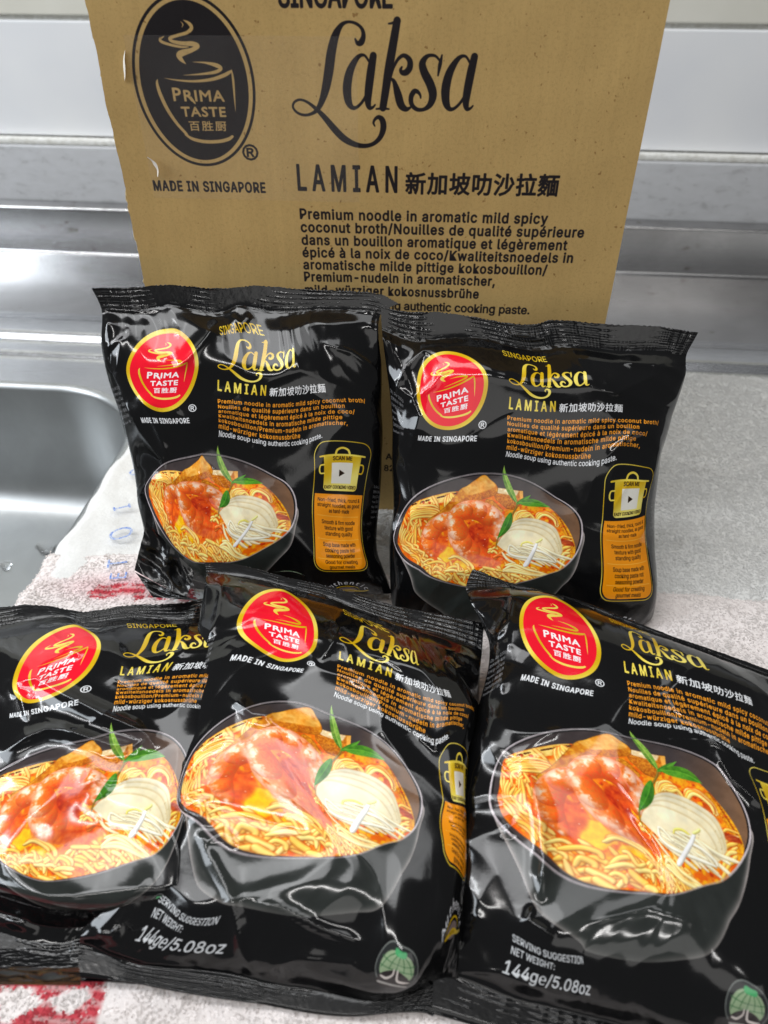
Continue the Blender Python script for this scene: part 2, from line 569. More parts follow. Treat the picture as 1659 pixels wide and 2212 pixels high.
    for k in range(6):
        noodle([(150 + 16 * k, 430 + 20 * k), (135 + 14 * k, 520 + 12 * k), (190 + 10 * k, 620 + 4 * k), (236 + 4 * k, 560), (250 + 6 * k, 470)], r.uniform(15, 20), 6, .15)
    for k in range(5):
        noodle([(485 + 12 * k, 330 - 16 * k + 20), (500 + 8 * k, 270 - 4 * k), (545, 255 + 5 * k)], 18, 4)
    # lower left, running down to the right
    for k in range(30):
        s0 = r.random()
        x, y = 130 + 150 * s0 + r.uniform(-10, 60), 600 + 190 * s0 + r.uniform(-30, 30)
        L = r.uniform(70, 170)
        noodle([(x, y), (x + L * .35, y + L * .30), (x + L * .6, y + L * .62), (x + L * .8, y + L * 1.0)], r.uniform(14, 21), 6, .25 * r.random())
    # egg-yellow pool
    F.shape([(430, 720), (470, 675), (520, 690), (540, 750), (490, 800), (430, 780)], rgb(240, 170, 8), rgb(255, 214, 20), 'n1', soft=2)
    F.shape([(520, 830), (560, 780), (640, 790), (680, 850), (600, 880)], rgb(232, 160, 8), rgb(250, 206, 30), 'n1', soft=2)
    # bottom: short fat curls
    noodle([(420, 765), (455, 800), (480, 850), (510, 885)], 20, 2)
    noodle([(510, 770), (545, 745), (620, 765), (680, 810), (690, 850), (650, 860)], 22, 2)
    noodle([(505, 762), (560, 752), (640, 790), (660, 830)], 16, 3)
    for k in range(95):
        x = r.uniform(340, 1130)
        y = min(r.uniform(800, 930), 955 - abs(x - 740) * .12)
        a = r.uniform(-.5, 1.2)
        L = r.uniform(60, 150)
        noodle([(x - L * .5 * math.cos(a), y - L * .5 * math.sin(a) + 14), (x - 6, y - 16), (x + L * .45 * math.cos(a), y + L * .3 * math.sin(a)), (x + L * .5, y + 30)],
               r.uniform(14, 21), 6, .3 * r.random())
    for x, y in ((770, 815), (905, 860), (960, 870), (560, 880), (690, 900), (830, 905), (1010, 905), (610, 930), (460, 890)):
        a = r.uniform(.2, 1.2)
        noodle([(x, y), (x + 40 * math.cos(a), y + 30 * math.sin(a)), (x + 90 * math.cos(a), y + 70 * math.sin(a))], 22, 3)
    # right: noodles behind the fish cake
    for k in range(8):
        noodle([(985 + 9 * k, 470 - 4 * k), (1010 + 10 * k, 405 + 5 * k), (1070 + 8 * k, 400 + 5 * k), (1120 + 5 * k, 450 + 4 * k)], r.uniform(15, 20), 4)
    for k in range(5):
        noodle([(1160, 450 + 6 * k), (1180 + 6 * k, 415 + 4 * k), (1250, 412 + 6 * k), (1310 - 3 * k, 450 + 6 * k), (1335 - 5 * k, 510)], r.uniform(16, 20), 4)
    for k in range(8):
        y = 580 + 22 * k
        noodle([(1440 - 6 * k, y), (1370, y + 14), (1340, y + 44), (1370 - 8 * k, y + 90)], r.uniform(14, 20), 5, .2)
    F.shape([(1350, 600), (1430, 610), (1445, 640), (1360, 640)], rgb(150, 30, 10), rgb(190, 50, 12), soft=2, alpha=.8)
    F.shape([(1255, 460), (1290, 470), (1310, 510), (1270, 500)], rgb(170, 40, 10), rgb(200, 60, 12), soft=1, alpha=.8)
    # tofu puffs
    F.clip = np.ones((F.h, F.w))
    F.shape([(868, 205), (1000, 218), (1062, 218), (1062, 280), (1040, 330), (1000, 385), (930, 370), (850, 300), (830, 250)], rgb(170, 82, 14), rgb(222, 140, 34), 'n2', False, gx=.2, gy=-.3, edge=.3)
    F.shape([(868, 206), (1000, 218), (1030, 222), (1010, 262), (940, 258), (864, 246)], rgb(226, 190, 130), rgb(255, 244, 214), 'n1', False, soft=2)
    F.shape([(1062, 218), (1062, 280), (1040, 300), (1034, 222)], rgb(236, 160, 60), rgb(250, 190, 90), 'n1', False)
    F.shape([(780, 290), (830, 305), (905, 380), (880, 420), (800, 390), (760, 330)], rgb(190, 96, 12), rgb(236, 160, 36), 'n2', False, gain=2, edge=.3)
    F.shape([(356, 468), (352, 440), (440, 380), (520, 300), (590, 215), (640, 190), (700, 150), (782, 108), (830, 145), (862, 185), (868, 225),
             (840, 262), (780, 285), (730, 300), (640, 330), (560, 372), (480, 420), (420, 460)], rgb(196, 98, 10), rgb(238, 164, 42), 'n1', gain=2.4, gy=-.35, edge=.35)
    F.shape([(600, 215), (660, 185), (782, 112), (825, 145), (856, 185), (820, 214), (740, 240), (660, 262)], rgb(226, 140, 34), rgb(250, 196, 96), 'n1', gain=1.4, soft=3)
    F.shape([(560, 330), (640, 270), (760, 240), (850, 222), (840, 258), (770, 282), (700, 300), (600, 345)], rgb(170, 78, 8), rgb(212, 124, 20), 'n2', gain=3, soft=3, alpha=.75)

    # prawns: fat overlapping segments, white along the outer side and at each fold
    def prawn(pts, nseg, sign, seed=0, head=0):
        p = catmull([(x, y, w * 1.06) for x, y, w in pts], 14)
        n = len(p)
        rg = np.random.default_rng(seed)
        for i in range(nseg)[::-1] if head else range(nseg):
            a = max(0, int(n * (i / nseg) - n * .015))
            b_ = min(n, int(n * ((i + 1) / nseg) + n * .045))
            sub = p[a:b_:max(1, (b_ - a) // 6)]
            t = sub[-1, :2] - sub[0, :2]
            t = t / np.hypot(*t)
            out = np.array([t[1], -t[0]]) * sign
            ph = rg.random(2)

            def bands(u, nx, ny, out=out, t=t, i=i):
                hh, ww = u.shape
                q = np.random.default_rng(seed * 31 + i)
                n1 = vnoise(hh, ww, 16, q, 3)
                n2 = vnoise(hh, ww, 6, q, 2)
                o = nx * out[0] + ny * out[1]
                al = nx * t[0] + ny * t[1]
                white = np.clip((o - .55) * 1.9 + (n1 - .5) * 2.4 + (n2 - .5) * .9 + 1.1 * np.clip((np.abs(u - .5) - .30) / .14, 0, 1) * (o > -.2), 0, 1)[..., None] * .82
                deep = np.clip(-o * .8 + (n2 - .5) * 1.4 + .05, 0, 1)[..., None]
                red = rgb(255, 126, 40) * (1 - deep) + rgb(240, 74, 16) * deep
                red = red * (.93 + .2 * (n2[..., None] - .5))
                return red * (1 - white) + rgb(255, 234, 216) * white
            w = sub[:, 2].copy()
            w[0] *= .96
            w[-1] *= .90
            F.tube(np.column_stack([sub[:, :2], w * rg.uniform(.95, 1.06)]), 0, None, rgb(232, 84, 26), .06, n=5, bands=bands, sh=(.88, .2), em=.55)
            # fold line and a wet glint on each segment
            m = sub[len(sub) // 2, :2]
            g = m + np.array([-.16, -.22]) * sub[len(sub) // 2, 2] + rg.normal(0, 6, 2)
            F.tube([tuple(g), tuple(g + t * rg.uniform(8, 26))], rg.uniform(4, 8), rgb(255, 244, 232), rgb(255, 214, 180), .2, 3, .75)

    F.shape([(640, 520), (700, 480), (790, 500), (800, 620), (770, 680), (690, 640), (640, 600)], rgb(176, 36, 8), rgb(226, 84, 20), 'n1', soft=5)
    F.shape([(390, 560), (480, 600), (480, 680), (400, 760), (370, 720)], rgb(206, 60, 10), rgb(238, 110, 24), 'n1', soft=5)
    prawn([(372, 735, 46), (348, 665, 96), (352, 590, 124), (398, 510, 130), (480, 462, 128), (560, 440, 104)], 4, 1, 1)
    prawn([(850, 575, 84), (858, 505, 146), (818, 440, 150), (750, 395, 142), (670, 374, 138), (592, 390, 126), (535, 436, 90)], 5, -1, 2)
    F.shape([(830, 470), (880, 450), (905, 470), (905, 530), (880, 570), (840, 580)], rgb(246, 150, 100), rgb(255, 232, 212), 'n1', soft=6, gain=3, alpha=.7)
    prawn([(890, 748, 44), (835, 752, 84), (770, 738, 122), (695, 710, 140), (622, 668, 156), (575, 605, 158), (562, 535, 140), (548, 470, 100)], 6, 1, 3)
    F.shape([(480, 445), (530, 430), (540, 480), (500, 510), (470, 490)], rgb(246, 170, 130), rgb(255, 232, 214), 'n1', soft=8, alpha=.55)
    F.shape([(640, 700), (760, 730), (880, 745), (930, 770), (860, 805), (740, 800), (640, 760)], rgb(196, 50, 8), rgb(238, 110, 26), 'n1', soft=4, alpha=.8)
    F.tube([(850, 745, 26), (900, 700, 30), (960, 645, 14)], 0, rgb(228, 120, 40), rgb(190, 70, 14), .3)
    F.tube([(845, 735, 24), (880, 720, 24), (925, 735, 10)], 0, rgb(224, 100, 30), rgb(180, 60, 14), .3)
    for (x, y) in ((800, 680), (830, 665), (790, 700), (820, 700)):
        noodle([(x, y), (x + 24, y - 10), (x + 40, y + 8)], 16, 3)
    for _ in range(26):
        x, y = r.uniform(330, 880), r.uniform(350, 740)
        F.tube([(x, y), (x + r.uniform(3, 10), y + r.uniform(-4, 4))], r.uniform(4, 8), rgb(255, 240, 225), rgb(255, 220, 190), .3, 2, .7)
    # fish cake slices
    for k, (dx, dy, sh) in enumerate(((70, -86, .90), (52, -60, .94), (34, -32, .97), (0, 0, 1.0))):
        x, y = dx, dy
        pts = [(862 + x, 640 + y), (905 + x * .9, 575 + y), (975 + x, 540 + y), (1065 + x, 545 + y), (1170 + x, 575 + y), (1250 + x, 625 + y), (1300 + x * .8, 700 + y * .6),
               (1290 + x * .6, 760 + y * .5), (1180, 770), (1040, 730), (930, 690)]
        F.shape([(a + 4, b - 8) for a, b in pts], rgb(190, 156, 90), rgb(214, 180, 110), soft=3, alpha=.45)
        F.shape(pts, rgb(232, 208, 146) * sh, rgb(250, 240, 206) * sh, 'n3', soft=1, gain=.6, mid=.75, gy=-.5)
    for _ in range(14):
        x, y = r.uniform(1180, 1330), r.uniform(600, 740)
        F.tube([(x, y), (x + 3, y + 1)], r.uniform(5, 9), rgb(206, 184, 130), rgb(206, 184, 130), 0, 2, .7)
    # sprouts
    F.clip = F.full(soup, soft=1)
    for k in range(16):
        x0, y0 = 945 + r.uniform(-10, 190), 660 + r.uniform(-16, 80)
        L = r.uniform(190, 330)
        F.tube([(x0, y0), (x0 + L * .3, y0 + r.uniform(0, 40)), (x0 + L * .65, y0 + r.uniform(30, 70)), (x0 + L, y0 + r.uniform(60, 110))], r.uniform(15, 22),
               rgb(250, 240, 206), rgb(216, 170, 90), .2, alpha=.93)
    F.tube([(950, 655), (975, 650), (1030, 690), (1048, 700)], 18, rgb(252, 244, 214), rgb(222, 180, 110), .2)
    F.tube([(955, 655), (955, 700), (1010, 730), (1140, 752), (1290, 770)], 22, rgb(252, 246, 222), rgb(222, 180, 110), .2)
    F.tube([(1150, 690), (1220, 710), (1285, 745), (1300, 765)], 20, rgb(252, 246, 222), rgb(222, 180, 110), .2)
    F.tube([(905, 700), (940, 745), (985, 775), (1010, 790)], 20, rgb(252, 236, 190), rgb(222, 160, 70), .2)
    for k in range(5):
        j = r.normal(0, 9, 8)
        F.tube([(920 + j[0], 806 + 15 * k + j[1]), (990 + j[2], 792 + 15 * k + j[3]), (1090 + j[4], 830 + 12 * k + j[5]), (1190 + 2 * j[6], 872 + 8 * k + j[7])], 24, rgb(254, 230, 160), rgb(236, 142, 36), .2)
    F.clip = np.ones((F.h, F.w))
    F.tube([(1168, 650, 22), (1150, 690, 28), (1110, 760, 32), (1085, 795, 34), (1072, 806, 20)], 0, rgb(252, 250, 244), rgb(214, 208, 190), .2)
    F.tube([(1050, 660), (1060, 640), (1100, 634), (1140, 650)], 13, rgb(240, 226, 110), rgb(226, 196, 70), .2)
    F.tube([(1165, 640), (1190, 628), (1208, 616)], 18, rgb(240, 232, 140), rgb(220, 206, 90), .2)

    # leaves
    def leaf(p0, p1, w, bend, c0, c1):
        p0, p1 = np.array(p0, float), np.array(p1, float)
        d = p1 - p0
        L = np.hypot(*d)
        nrm = np.array([-d[1], d[0]]) / L
        t = np.linspace(0, 1, 24)
        mid = p0 + d * t[:, None] + nrm * (bend * 4 * t * (1 - t))[:, None]
        wd = w * np.sin(math.pi * t ** .8) ** .8 * .5
        F.shape(np.vstack([mid + nrm * wd[:, None], (mid - nrm * wd[:, None])[::-1]]), c0, c1, 'n1', False, gain=1.2)
        F.shape(np.vstack([mid, (mid - nrm * wd[:, None])[::-1]]), c0 * .78, c1 * .82, 'n1', False, gain=1.2, alpha=.8)
        F.tube(np.column_stack([mid, np.full(24, 5.0)]), 0, c1 * 1.1, c1, 0, 2, .8)

    F.tube([(1018, 320, 12), (990, 390, 13), (920, 500, 10), (870, 590, 9), (856, 660, 8)], 0, rgb(150, 120, 40), rgb(110, 80, 24), .1)
    leaf((1012, 325), (920, 38), 52, -18, rgb(70, 130, 36), rgb(168, 200, 86))
    leaf((1005, 335), (1120, 250), 36, 6, rgb(52, 124, 30), rgb(96, 166, 50))
    leaf((1030, 325), (1268, 355), 74, -20, rgb(50, 126, 26), rgb(110, 176, 48))
    leaf((965, 400), (866, 590), 66, -16, rgb(40, 110, 26), rgb(88, 160, 44))
    # a thin light line along the front edge of the rim
    fr = E(797, 531, 722, 436)
    k = (ey > -.98)
    for i in range(len(fr)):
        j = (i + 1) % len(fr)
        bright = .35 + .65 * max(0, abs(ex[i]))
        F.tube([tuple(fr[i]) + (7 + 5 * abs(ex[i]),), tuple(fr[j]) + (7 + 5 * abs(ex[j]),)], 0, rgb(206, 196, 200) * bright, rgb(180, 168, 172) * bright, 0, 2, .9 if ey[i] < .6 else .55)
    # the softness and slight unevenness of a printed photograph
    F.a = F.a * (.90 + .22 * vnoise(F.h, F.w, 36, r, 3))[..., None]
    F.a = .45 * F.a + .55 * np.dstack([box_blur(F.a[..., i], 1) for i in range(3)])
    return np.clip(F.a, 0, 1), F.m, F.k


PX0, PX1, PY0, PY1 = -0.7, 15.7, -3.6, 16.2     # the printed sheet of a packet, cm
LEAF_TIP = (6.3, 8.0)


def make_pack_art():
    cv = Canvas(PX0, PY0, PX1, PY1, 76, rgb(11, 11, 12))
    white, orange = rgb(234, 236, 238), rgb(246, 158, 36)
    # bowl
    a, m, k = paint_food()
    q = 0.0070 / 1.0        # cm per traced unit
    hh, ww = m.shape
    W = int(ww / k * q * cv.k)
    Hh = int(hh / k * q * 1.018 * cv.k)
    yi = (np.arange(Hh) + .5) / Hh * hh - .5
    xi = (np.arange(W) + .5) / W * ww - .5
    y0 = np.clip(yi.astype(int), 0, hh - 2)
    x0 = np.clip(xi.astype(int), 0, ww - 2)
    fy, fx = (yi - y0)[:, None, None], (xi - x0)[None, :, None]
    am = np.dstack([a, m])
    s = (am[y0][:, x0] * (1 - fx) + am[y0][:, x0 + 1] * fx) * (1 - fy) + (am[y0 + 1][:, x0] * (1 - fx) + am[y0 + 1][:, x0 + 1] * fx) * fy
    ox = int(round((-0.159 - cv.x0) * cv.k))
    oy = int(round((cv.y1 - 8.254) * cv.k))
    cv.blend(s[..., 3], ox, oy, s[..., :3])
    # emblem and lettering
    draw_emblem(cv, 3.15, 12.05, 1.87, 2.17, 'pack')
    cv.text('®', 4.55, 9.86, .36, white, width=.42, bold=.012)
    cv.text('MADE IN SINGAPORE', 1.5, 9.27, .27, white, width=3.0, bold=.028, font=INTER, spacing=1.1)
    cv.text('SINGAPORE', 6.2, 14.1, .36, GOLD2, width=2.3, bold=.016, font=INTER, col2=GOLD)
    draw_laksa(cv, 6.12, 12.4, 4.2 / 1200, GOLD, rgb(246, 228, 110), .02, .85)
    cv.text('LAMIAN', 6.16, 11.0, .56, GOLD, width=2.35, bold=.04, font=INTER, col2=GOLD2, spacing=1.45)
    cv.text('新加坡叻沙拉麵', 8.72, 11.0, .44, white, width=3.38, bold=.02, spacing=1.08)
    for i, (t, w) in enumerate(zip(PARA, PARA_W)):
        cv.text(t, 6.14, 10.38 - .327 * i, .222, orange, width=w, bold=.018, font=INTER, spacing=1.12)
    cv.text('Noodle soup using authentic cooking paste.', 6.16, 8.42, .24, white, width=5.7, bold=.014, font=INTER)
    # information panel: gold outline, gold pot (its code left out), orange box
    def rr(x0, y0, x1, y1, r):
        pts = []
        for cx, cy, a0 in ((x1 - r, y1 - r, 0), (x0 + r, y1 - r, 90), (x0 + r, y0 + r, 180), (x1 - r, y0 + r, 270)):
            for t in range(0, 91, 10):
                b = math.radians(a0 + t)
                pts.append((cx + r * math.cos(b), cy + r * math.sin(b)))
        return pts
    cv.poly(rr(11.3, 1.35, 14.35, 8.25, .65), GOLD, rgb(226, 206, 90))
    cv.poly(rr(11.345, 1.395, 14.305, 8.205, .61), rgb(11, 11, 12))
    ol = [p for p in rr(11.42, 1.47, 14.23, 8.1, .55) if p[1] < 5.2] + [(14.23, 5.52), (11.42, 5.52)]
    ol = [(11.42, 5.52)] + [p for p in rr(11.42, 1.47, 14.23, 8.1, .55)[20:]] + [(14.23, 5.52)]
    cv.poly(ol, rgb(240, 148, 16))
    for y in (4.33, 3.13, 2.12):
        cv.stroke([(11.6, y, .02), (14.05, y, .02)], rgb(252, 200, 90), smooth=False)
    ink = rgb(40, 24, 8)
    for y, ls in ((5.1, ('Non-fried, thick, round &', 'straight noodles, as good', 'as hand-made')), (3.92, ('Smooth & firm noodle', 'texture with good', 'standing quality')),
                  (2.78, ('Soup base made with', 'cooking paste not', 'seasoning powder')), (1.85, ('Good for creating', 'gourmet meals'))):
        for i, t in enumerate(ls):
            cv.text(t, 12.83, y - .29 * i, .2, ink, width=len(t) * .099, align='c', bold=.004, font=INTER)
    cv.poly([(11.85, 5.85), (13.75, 5.85), (13.75, 7.55), (11.85, 7.55)], GOLD, rgb(236, 224, 120))
    cv.poly(rr(11.85, 5.7, 13.75, 6.4, .2), GOLD, rgb(236, 224, 120))
    cv.stroke([(11.65, 7.56, .09), (13.95, 7.56, .09)], GOLD2, GOLD, smooth=False)
    cv.stroke([(12.45, 7.56, .1), (12.55, 7.8, .1), (12.8, 7.9, .1), (13.05, 7.8, .1), (13.15, 7.56, .1)], GOLD2, GOLD)
    for sx in (-1, 1):
        cv.stroke([(12.8 + sx * .95, 7.12, .08), (12.8 + sx * 1.14, 7.1, .08), (12.8 + sx * 1.2, 6.88, .08), (12.8 + sx * 1.14, 6.68, .08), (12.8 + sx * .95, 6.66, .08)], GOLD2, GOLD)
    cv.text('SCAN ME', 12.8, 7.3, .19, ink, width=.95, align='c', bold=.014, font=INTER)
    cv.text('EASY COOKING VIDEO', 12.8, 5.82, .17, ink, width=1.78, align='c', bold=.014, font=INTER)
    cv.poly([(12.26, 6.1), (13.34, 6.1), (13.34, 7.18), (12.26, 7.18)], rgb(226, 224, 214))
    cv.poly([(12.66, 6.46), (12.66, 6.82), (12.96, 6.64)], ink)
    # 'Authentic' on an arc over a scroll
    for i, ch in enumerate('Authentic'):
        a = math.radians(148 - 14.0 * i)
        cx, cy = 12.85 + 1.15 * math.cos(a), -.75 + 1.05 * math.sin(a)
        cv.text(ch, cx, cy, .34, rgb(206, 206, 210), rot=a - math.pi / 2, align='c', bold=.012, shear=.2)
    cv.stroke([(12.0, -.25, .03), (12.3, .0, .06), (12.8, .12, .06), (13.3, .02, .05), (13.5, -.2, .03)], GOLD2, GOLD)
    cv.ellipse(12.8, -.25, .55, .26, rgb(120, 104, 100))
    cv.stroke([(12.1, -.38, .1), (12.8, -.3, .2), (13.6, -.36, .12), (14.0, -.28, .1)], rgb(170, 150, 80), GOLD)
    cv.text('ORIGINAL', 12.8, -.36, .09, rgb(60, 40, 20), width=.8, align='c', font=INTER)
    # weight lines
    gy = rgb(196, 198, 200)
    cv.text('SERVING SUGGESTION', 1.0, -.38, .25, gy, width=2.5, bold=.016, font=INTER)
    cv.text('NET WEIGHT:', 1.0, -.76, .23, gy, width=1.45, bold=.016, font=INTER)
    cv.text('144g℮/5.08oz', .92, -1.42, .44, gy, width=3.0, bold=.02, font=INTER)
    # round green mark
    cv.ellipse(9.50, -.4, .82, .82, rgb(120, 124, 120))
    cv.ellipse(9.50, -.4, .79, .79, rgb(40, 42, 42))
    cv.ellipse(9.50, -.4, .64, .64, rgb(140, 160, 126))
    for dx in (-.42, -.2, 0, .2, .42):
        cv.stroke([(9.50 + dx * .3, .22, .03), (9.50 + dx, -.1, .03), (9.50 + dx * 1.4, -.5, .03)], rgb(60, 100, 64))
    for dy in (-.05, -.3):
        cv.stroke([(8.86, dy - .1, .03), (9.50, dy - .2, .03), (10.14, dy - .1, .03)], rgb(60, 100, 64))
    cv.ellipse(9.50, -.92, .62, .4, rgb(44, 38, 38))
    cv.stroke([(9.00, -.8, .07), (9.20, -.85, .09), (9.40, -.7, .07), (9.42, -.5, .05)], rgb(200, 190, 184))
    cv.stroke([(9.55, -.5, .06), (9.60, -.85, .08), (9.80, -.9, .1), (10.05, -.86, .06)], rgb(200, 190, 184))
    cv.stroke([(8.95, -1.05, .09), (10.05, -1.1, .09)], rgb(150, 146, 142), smooth=False)
    cv.stroke([(9.35, .2, .2), (9.65, .2, .2)], rgb(72, 158, 100), smooth=False)
    # basket-weave print along both seals
    def weave(y0, y1, g):
        n = 0
        bw = (y1 - y0) / 2
        for row in range(2):
            x = PX0
            i = row
            while x < PX1:
                y = y0 + row * bw
                for j in range(4):
                    if i % 2:
                        xx = x + bw * (j + .5) / 4
                        cv.stroke([(xx, y + .07, .05), (xx, y + bw - .05, .05)], rgb(g, g, g), smooth=False)
                    else:
                        yy = y + bw * (j + .5) / 4
                        cv.stroke([(x + .04, yy, .05), (x + bw - .04, yy, .05)], rgb(g, g, g), smooth=False)
                x += bw
                i += 1
    weave(14.95, 16.05, 48)
    weave(-3.45, -2.35, 26)
    # small print that wraps round the sides
    tiny = ('Nutrition facts', 'Qty. Per 100g', '营养标示 每份', 'Energy 167 kcal', 'Protein / 蛋白质', 'Fat / 脂肪', 'Carbohydrate', 'Sodium / 钠', 'Store in a cool', 'dry place')
    for i, t in enumerate(tiny[1:8]):
        y = 11.2 - .30 * i
        cv.text(t, -.62, y, .17, rgb(210, 210, 212), width=.95, font=None if ord(max(t)) > 999 else INTER, alpha=.75)
        cv.text(t, 15.05, y - 5.2, .17, rgb(210, 210, 212), width=.6, font=None if ord(max(t)) > 999 else INTER, alpha=.75)
    return cv


BOXCOL = rgb(200, 168, 108)
BX0, BX1, BY0, BY1 = -12.35, 11.38, -0.6, 30.0


def make_box_art():
    cv = Canvas(BX0, BY0, BX1, BY1, 48, BOXCOL)
    ink = rgb(30, 25, 28)
    cv.text('SINGAPORE', -4.3, 26.58, .85, ink, width=4.62, font=INTER, bold=.06)
    draw_emblem(cv, -8.28, 23.72, 2.66, 3.36, 'box')
    cv.text('®', -6.5, 20.66, .62, ink, width=.72, bold=.03)
    cv.text('MADE IN SINGAPORE', -10.94, 19.23, .44, ink, width=5.33, font=INTER, bold=.045, spacing=1.12)
    draw_laksa(cv, -4.05, 22.86, 8.05 / 1200, ink, None, .02)
    cv.text('LAMIAN', -4.02, 19.38, 1.13, ink, width=4.62, font=INTER, bold=.06, spacing=1.42)
    cv.text('新加坡叻沙拉麵', 1.02, 19.40, .90, ink, width=7.0, bold=.05, spacing=1.08)
    L = (('Premium noodle in aromatic mild spicy', 18.06, 11.75), ('coconut broth/Nouilles de qualité supérieure', 17.44, 13.55),
         ('dans un bouillon aromatique et légèrement', 16.82, 12.85), ('épicé à la noix de coco/Kwaliteitsnoedels in', 16.2, 13.22),
         ('aromatische milde pittige kokosbouillon/', 15.58, 12.05), ('Premium-nudeln in aromatischer,', 14.96, 9.55), ('mild-würziger kokosnussbrühe', 14.27, 8.8))
    for t, y, w in L:
        cv.text(t, -4.02, y, .465, ink, width=w, font=INTER, bold=.045, spacing=1.1)
    cv.text('Noodle soup using authentic cooking paste.', -4.02, 13.5, .44, ink, width=11.45, font=INTER, bold=.035)
    cv.text('Aven', .12, 4.1, .42, ink, width=1.25, font=INTER, bold=.03)
    cv.text('8299', .02, 3.25, .42, ink, width=1.2, font=INTER, bold=.03)
    return cv


def to_image(name, arr):
    h, w, _ = arr.shape
    im = bpy.data.images.new(name, w, h, alpha=False)
    buf = np.ones((h, w, 4), np.float32)
    buf[..., :3] = np.clip(arr[::-1], 0, 1)
    im.pixels.foreach_set(buf.ravel())
    im.update()
    im.pack()
    return im
# ------------------------------------------------------------------ helpers for building
FW = np.array([0, math.cos(CAM_PITCH), -math.sin(CAM_PITCH)])
UP = np.array([0, math.sin(CAM_PITCH), math.cos(CAM_PITCH)])
RT = np.array([1.0, 0, 0])
EYE = np.array([0, 0, CAM_H])


def rays(p):
    """survey rays for points measured in the photograph (1659 x 2212)"""
    p = np.asarray(p, float)
    return FW + (p[..., 0:1] - 830) / 1640 * RT - (p[..., 1:2] - 1106) / 1640 * UP


def on_z(px, py, z=0.0):
    d = rays((px, py))
    return EYE + d * ((z - CAM_H) / d[2])


def tag(o, label, cat, group=None):
    o['label'] = label
    o['category'] = cat
    if group:
        o['group'] = group
    return o


def thing(name, label, cat, loc=(0, 0, 0), group=None):
    o = bpy.data.objects.new(name, None)
    COL.objects.link(o)
    o.location = loc
    o.empty_display_size = 0.02
    return tag(o, label, cat, group)


def link(name, me, mat=None, parent=None, smooth=True):
    o = bpy.data.objects.new(name, me)
    COL.objects.link(o)
    if mat:
        me.materials.append(mat)
    if parent:
        o.parent = parent
        p = parent.location
        q = parent.parent
        off = Vector(p) + (Vector(q.location) if q else Vector((0, 0, 0)))
        if parent.type == 'EMPTY':
            o.matrix_parent_inverse = parent.matrix_basis.inverted()
    if smooth:
        me.polygons.foreach_set('use_smooth', np.ones(len(me.polygons), bool))
    return o


def mesh_np(name, V, Fq, uv=None, normals=None):
    """V (n,3); Fq (m,3|4) index array"""
    me = bpy.data.meshes.new(name)
    V = np.ascontiguousarray(V, np.float32)
    Fq = np.ascontiguousarray(Fq, np.int32)
    me.vertices.add(len(V))
    me.vertices.foreach_set('co', V.ravel())
    k = Fq.shape[1]
    me.loops.add(Fq.size)
    me.loops.foreach_set('vertex_index', Fq.ravel())
    me.polygons.add(len(Fq))
    me.polygons.foreach_set('loop_start', np.arange(0, Fq.size, k, dtype=np.int32))
    me.polygons.foreach_set('loop_total', np.full(len(Fq), k, np.int32))
    me.update(calc_edges=True)
    if uv is not None:
        l = me.uv_layers.new(name='UVMap')
        l.data.foreach_set('uv', np.ascontiguousarray(uv[Fq.ravel()], np.float32).ravel())
    me.polygons.foreach_set('use_smooth', np.ones(len(Fq), bool))
    if normals is not None:
        me.normals_split_custom_set_from_vertices([tuple(n) for n in normals])
    return me


def bm_obj(name, bm, mat, parent=None, smooth=False):
    me = bpy.data.meshes.new(name)
    bm.normal_update()
    bm.to_mesh(me)
    bm.free()
    return link(name, me, mat, parent, smooth)


def grid_faces(ny, nx, off=0):
    i = np.arange(ny - 1)[:, None] * nx + np.arange(nx - 1)[None]
    return np.stack([i, i + 1, i + nx + 1, i + nx], -1).reshape(-1, 4) + off


def perlin(x, y, seed=0):
    rng = np.random.default_rng(seed)
    perm = rng.permutation(256)
    ang = rng.random(256) * 2 * math.pi
    xi, yi = np.floor(x).astype(int), np.floor(y).astype(int)
    fx, fy = x - xi, y - yi
    u, v = fx * fx * fx * (fx * (fx * 6 - 15) + 10), fy * fy * fy * (fy * (fy * 6 - 15) + 10)

    def g(ix, iy, dx, dy):
        a = ang[perm[(perm[ix & 255] + iy) & 255]]
        return np.cos(a) * dx + np.sin(a) * dy
    n = (g(xi, yi, fx, fy) * (1 - u) + g(xi + 1, yi, fx - 1, fy) * u) * (1 - v) + (g(xi, yi + 1, fx, fy - 1) * (1 - u) + g(xi + 1, yi + 1, fx - 1, fy - 1) * u) * v
    return n * 1.5


def sstep(a, b, x):
    t = np.clip((x - a) / (b - a), 0, 1)
    return t * t * (3 - 2 * t)


# ------------------------------------------------------------------ materials
def new_mat(name, col=(.5, .5, .5), rough=.5, metal=0.0, spec=.5):
    m = bpy.data.materials.new(name)
    m.use_nodes = True
    b = m.node_tree.nodes['Principled BSDF']
    b.inputs['Base Color'].default_value = (*col, 1)
    b.inputs['Roughness'].default_value = rough
    b.inputs['Metallic'].default_value = metal
    b.inputs['Specular IOR Level'].default_value = spec
    return m, m.node_tree, b


def noise(nt, scale, detail=3, rough=.5, vec=None, dist=0.0):
    n = nt.nodes.new('ShaderNodeTexNoise')
    n.inputs['Scale'].default_value = scale
    n.inputs['Detail'].default_value = detail
    n.inputs['Roughness'].default_value = rough
    n.inputs['Distortion'].default_value = dist
    if vec:
        nt.links.new(vec, n.inputs['Vector'])
    return n.outputs['Fac']


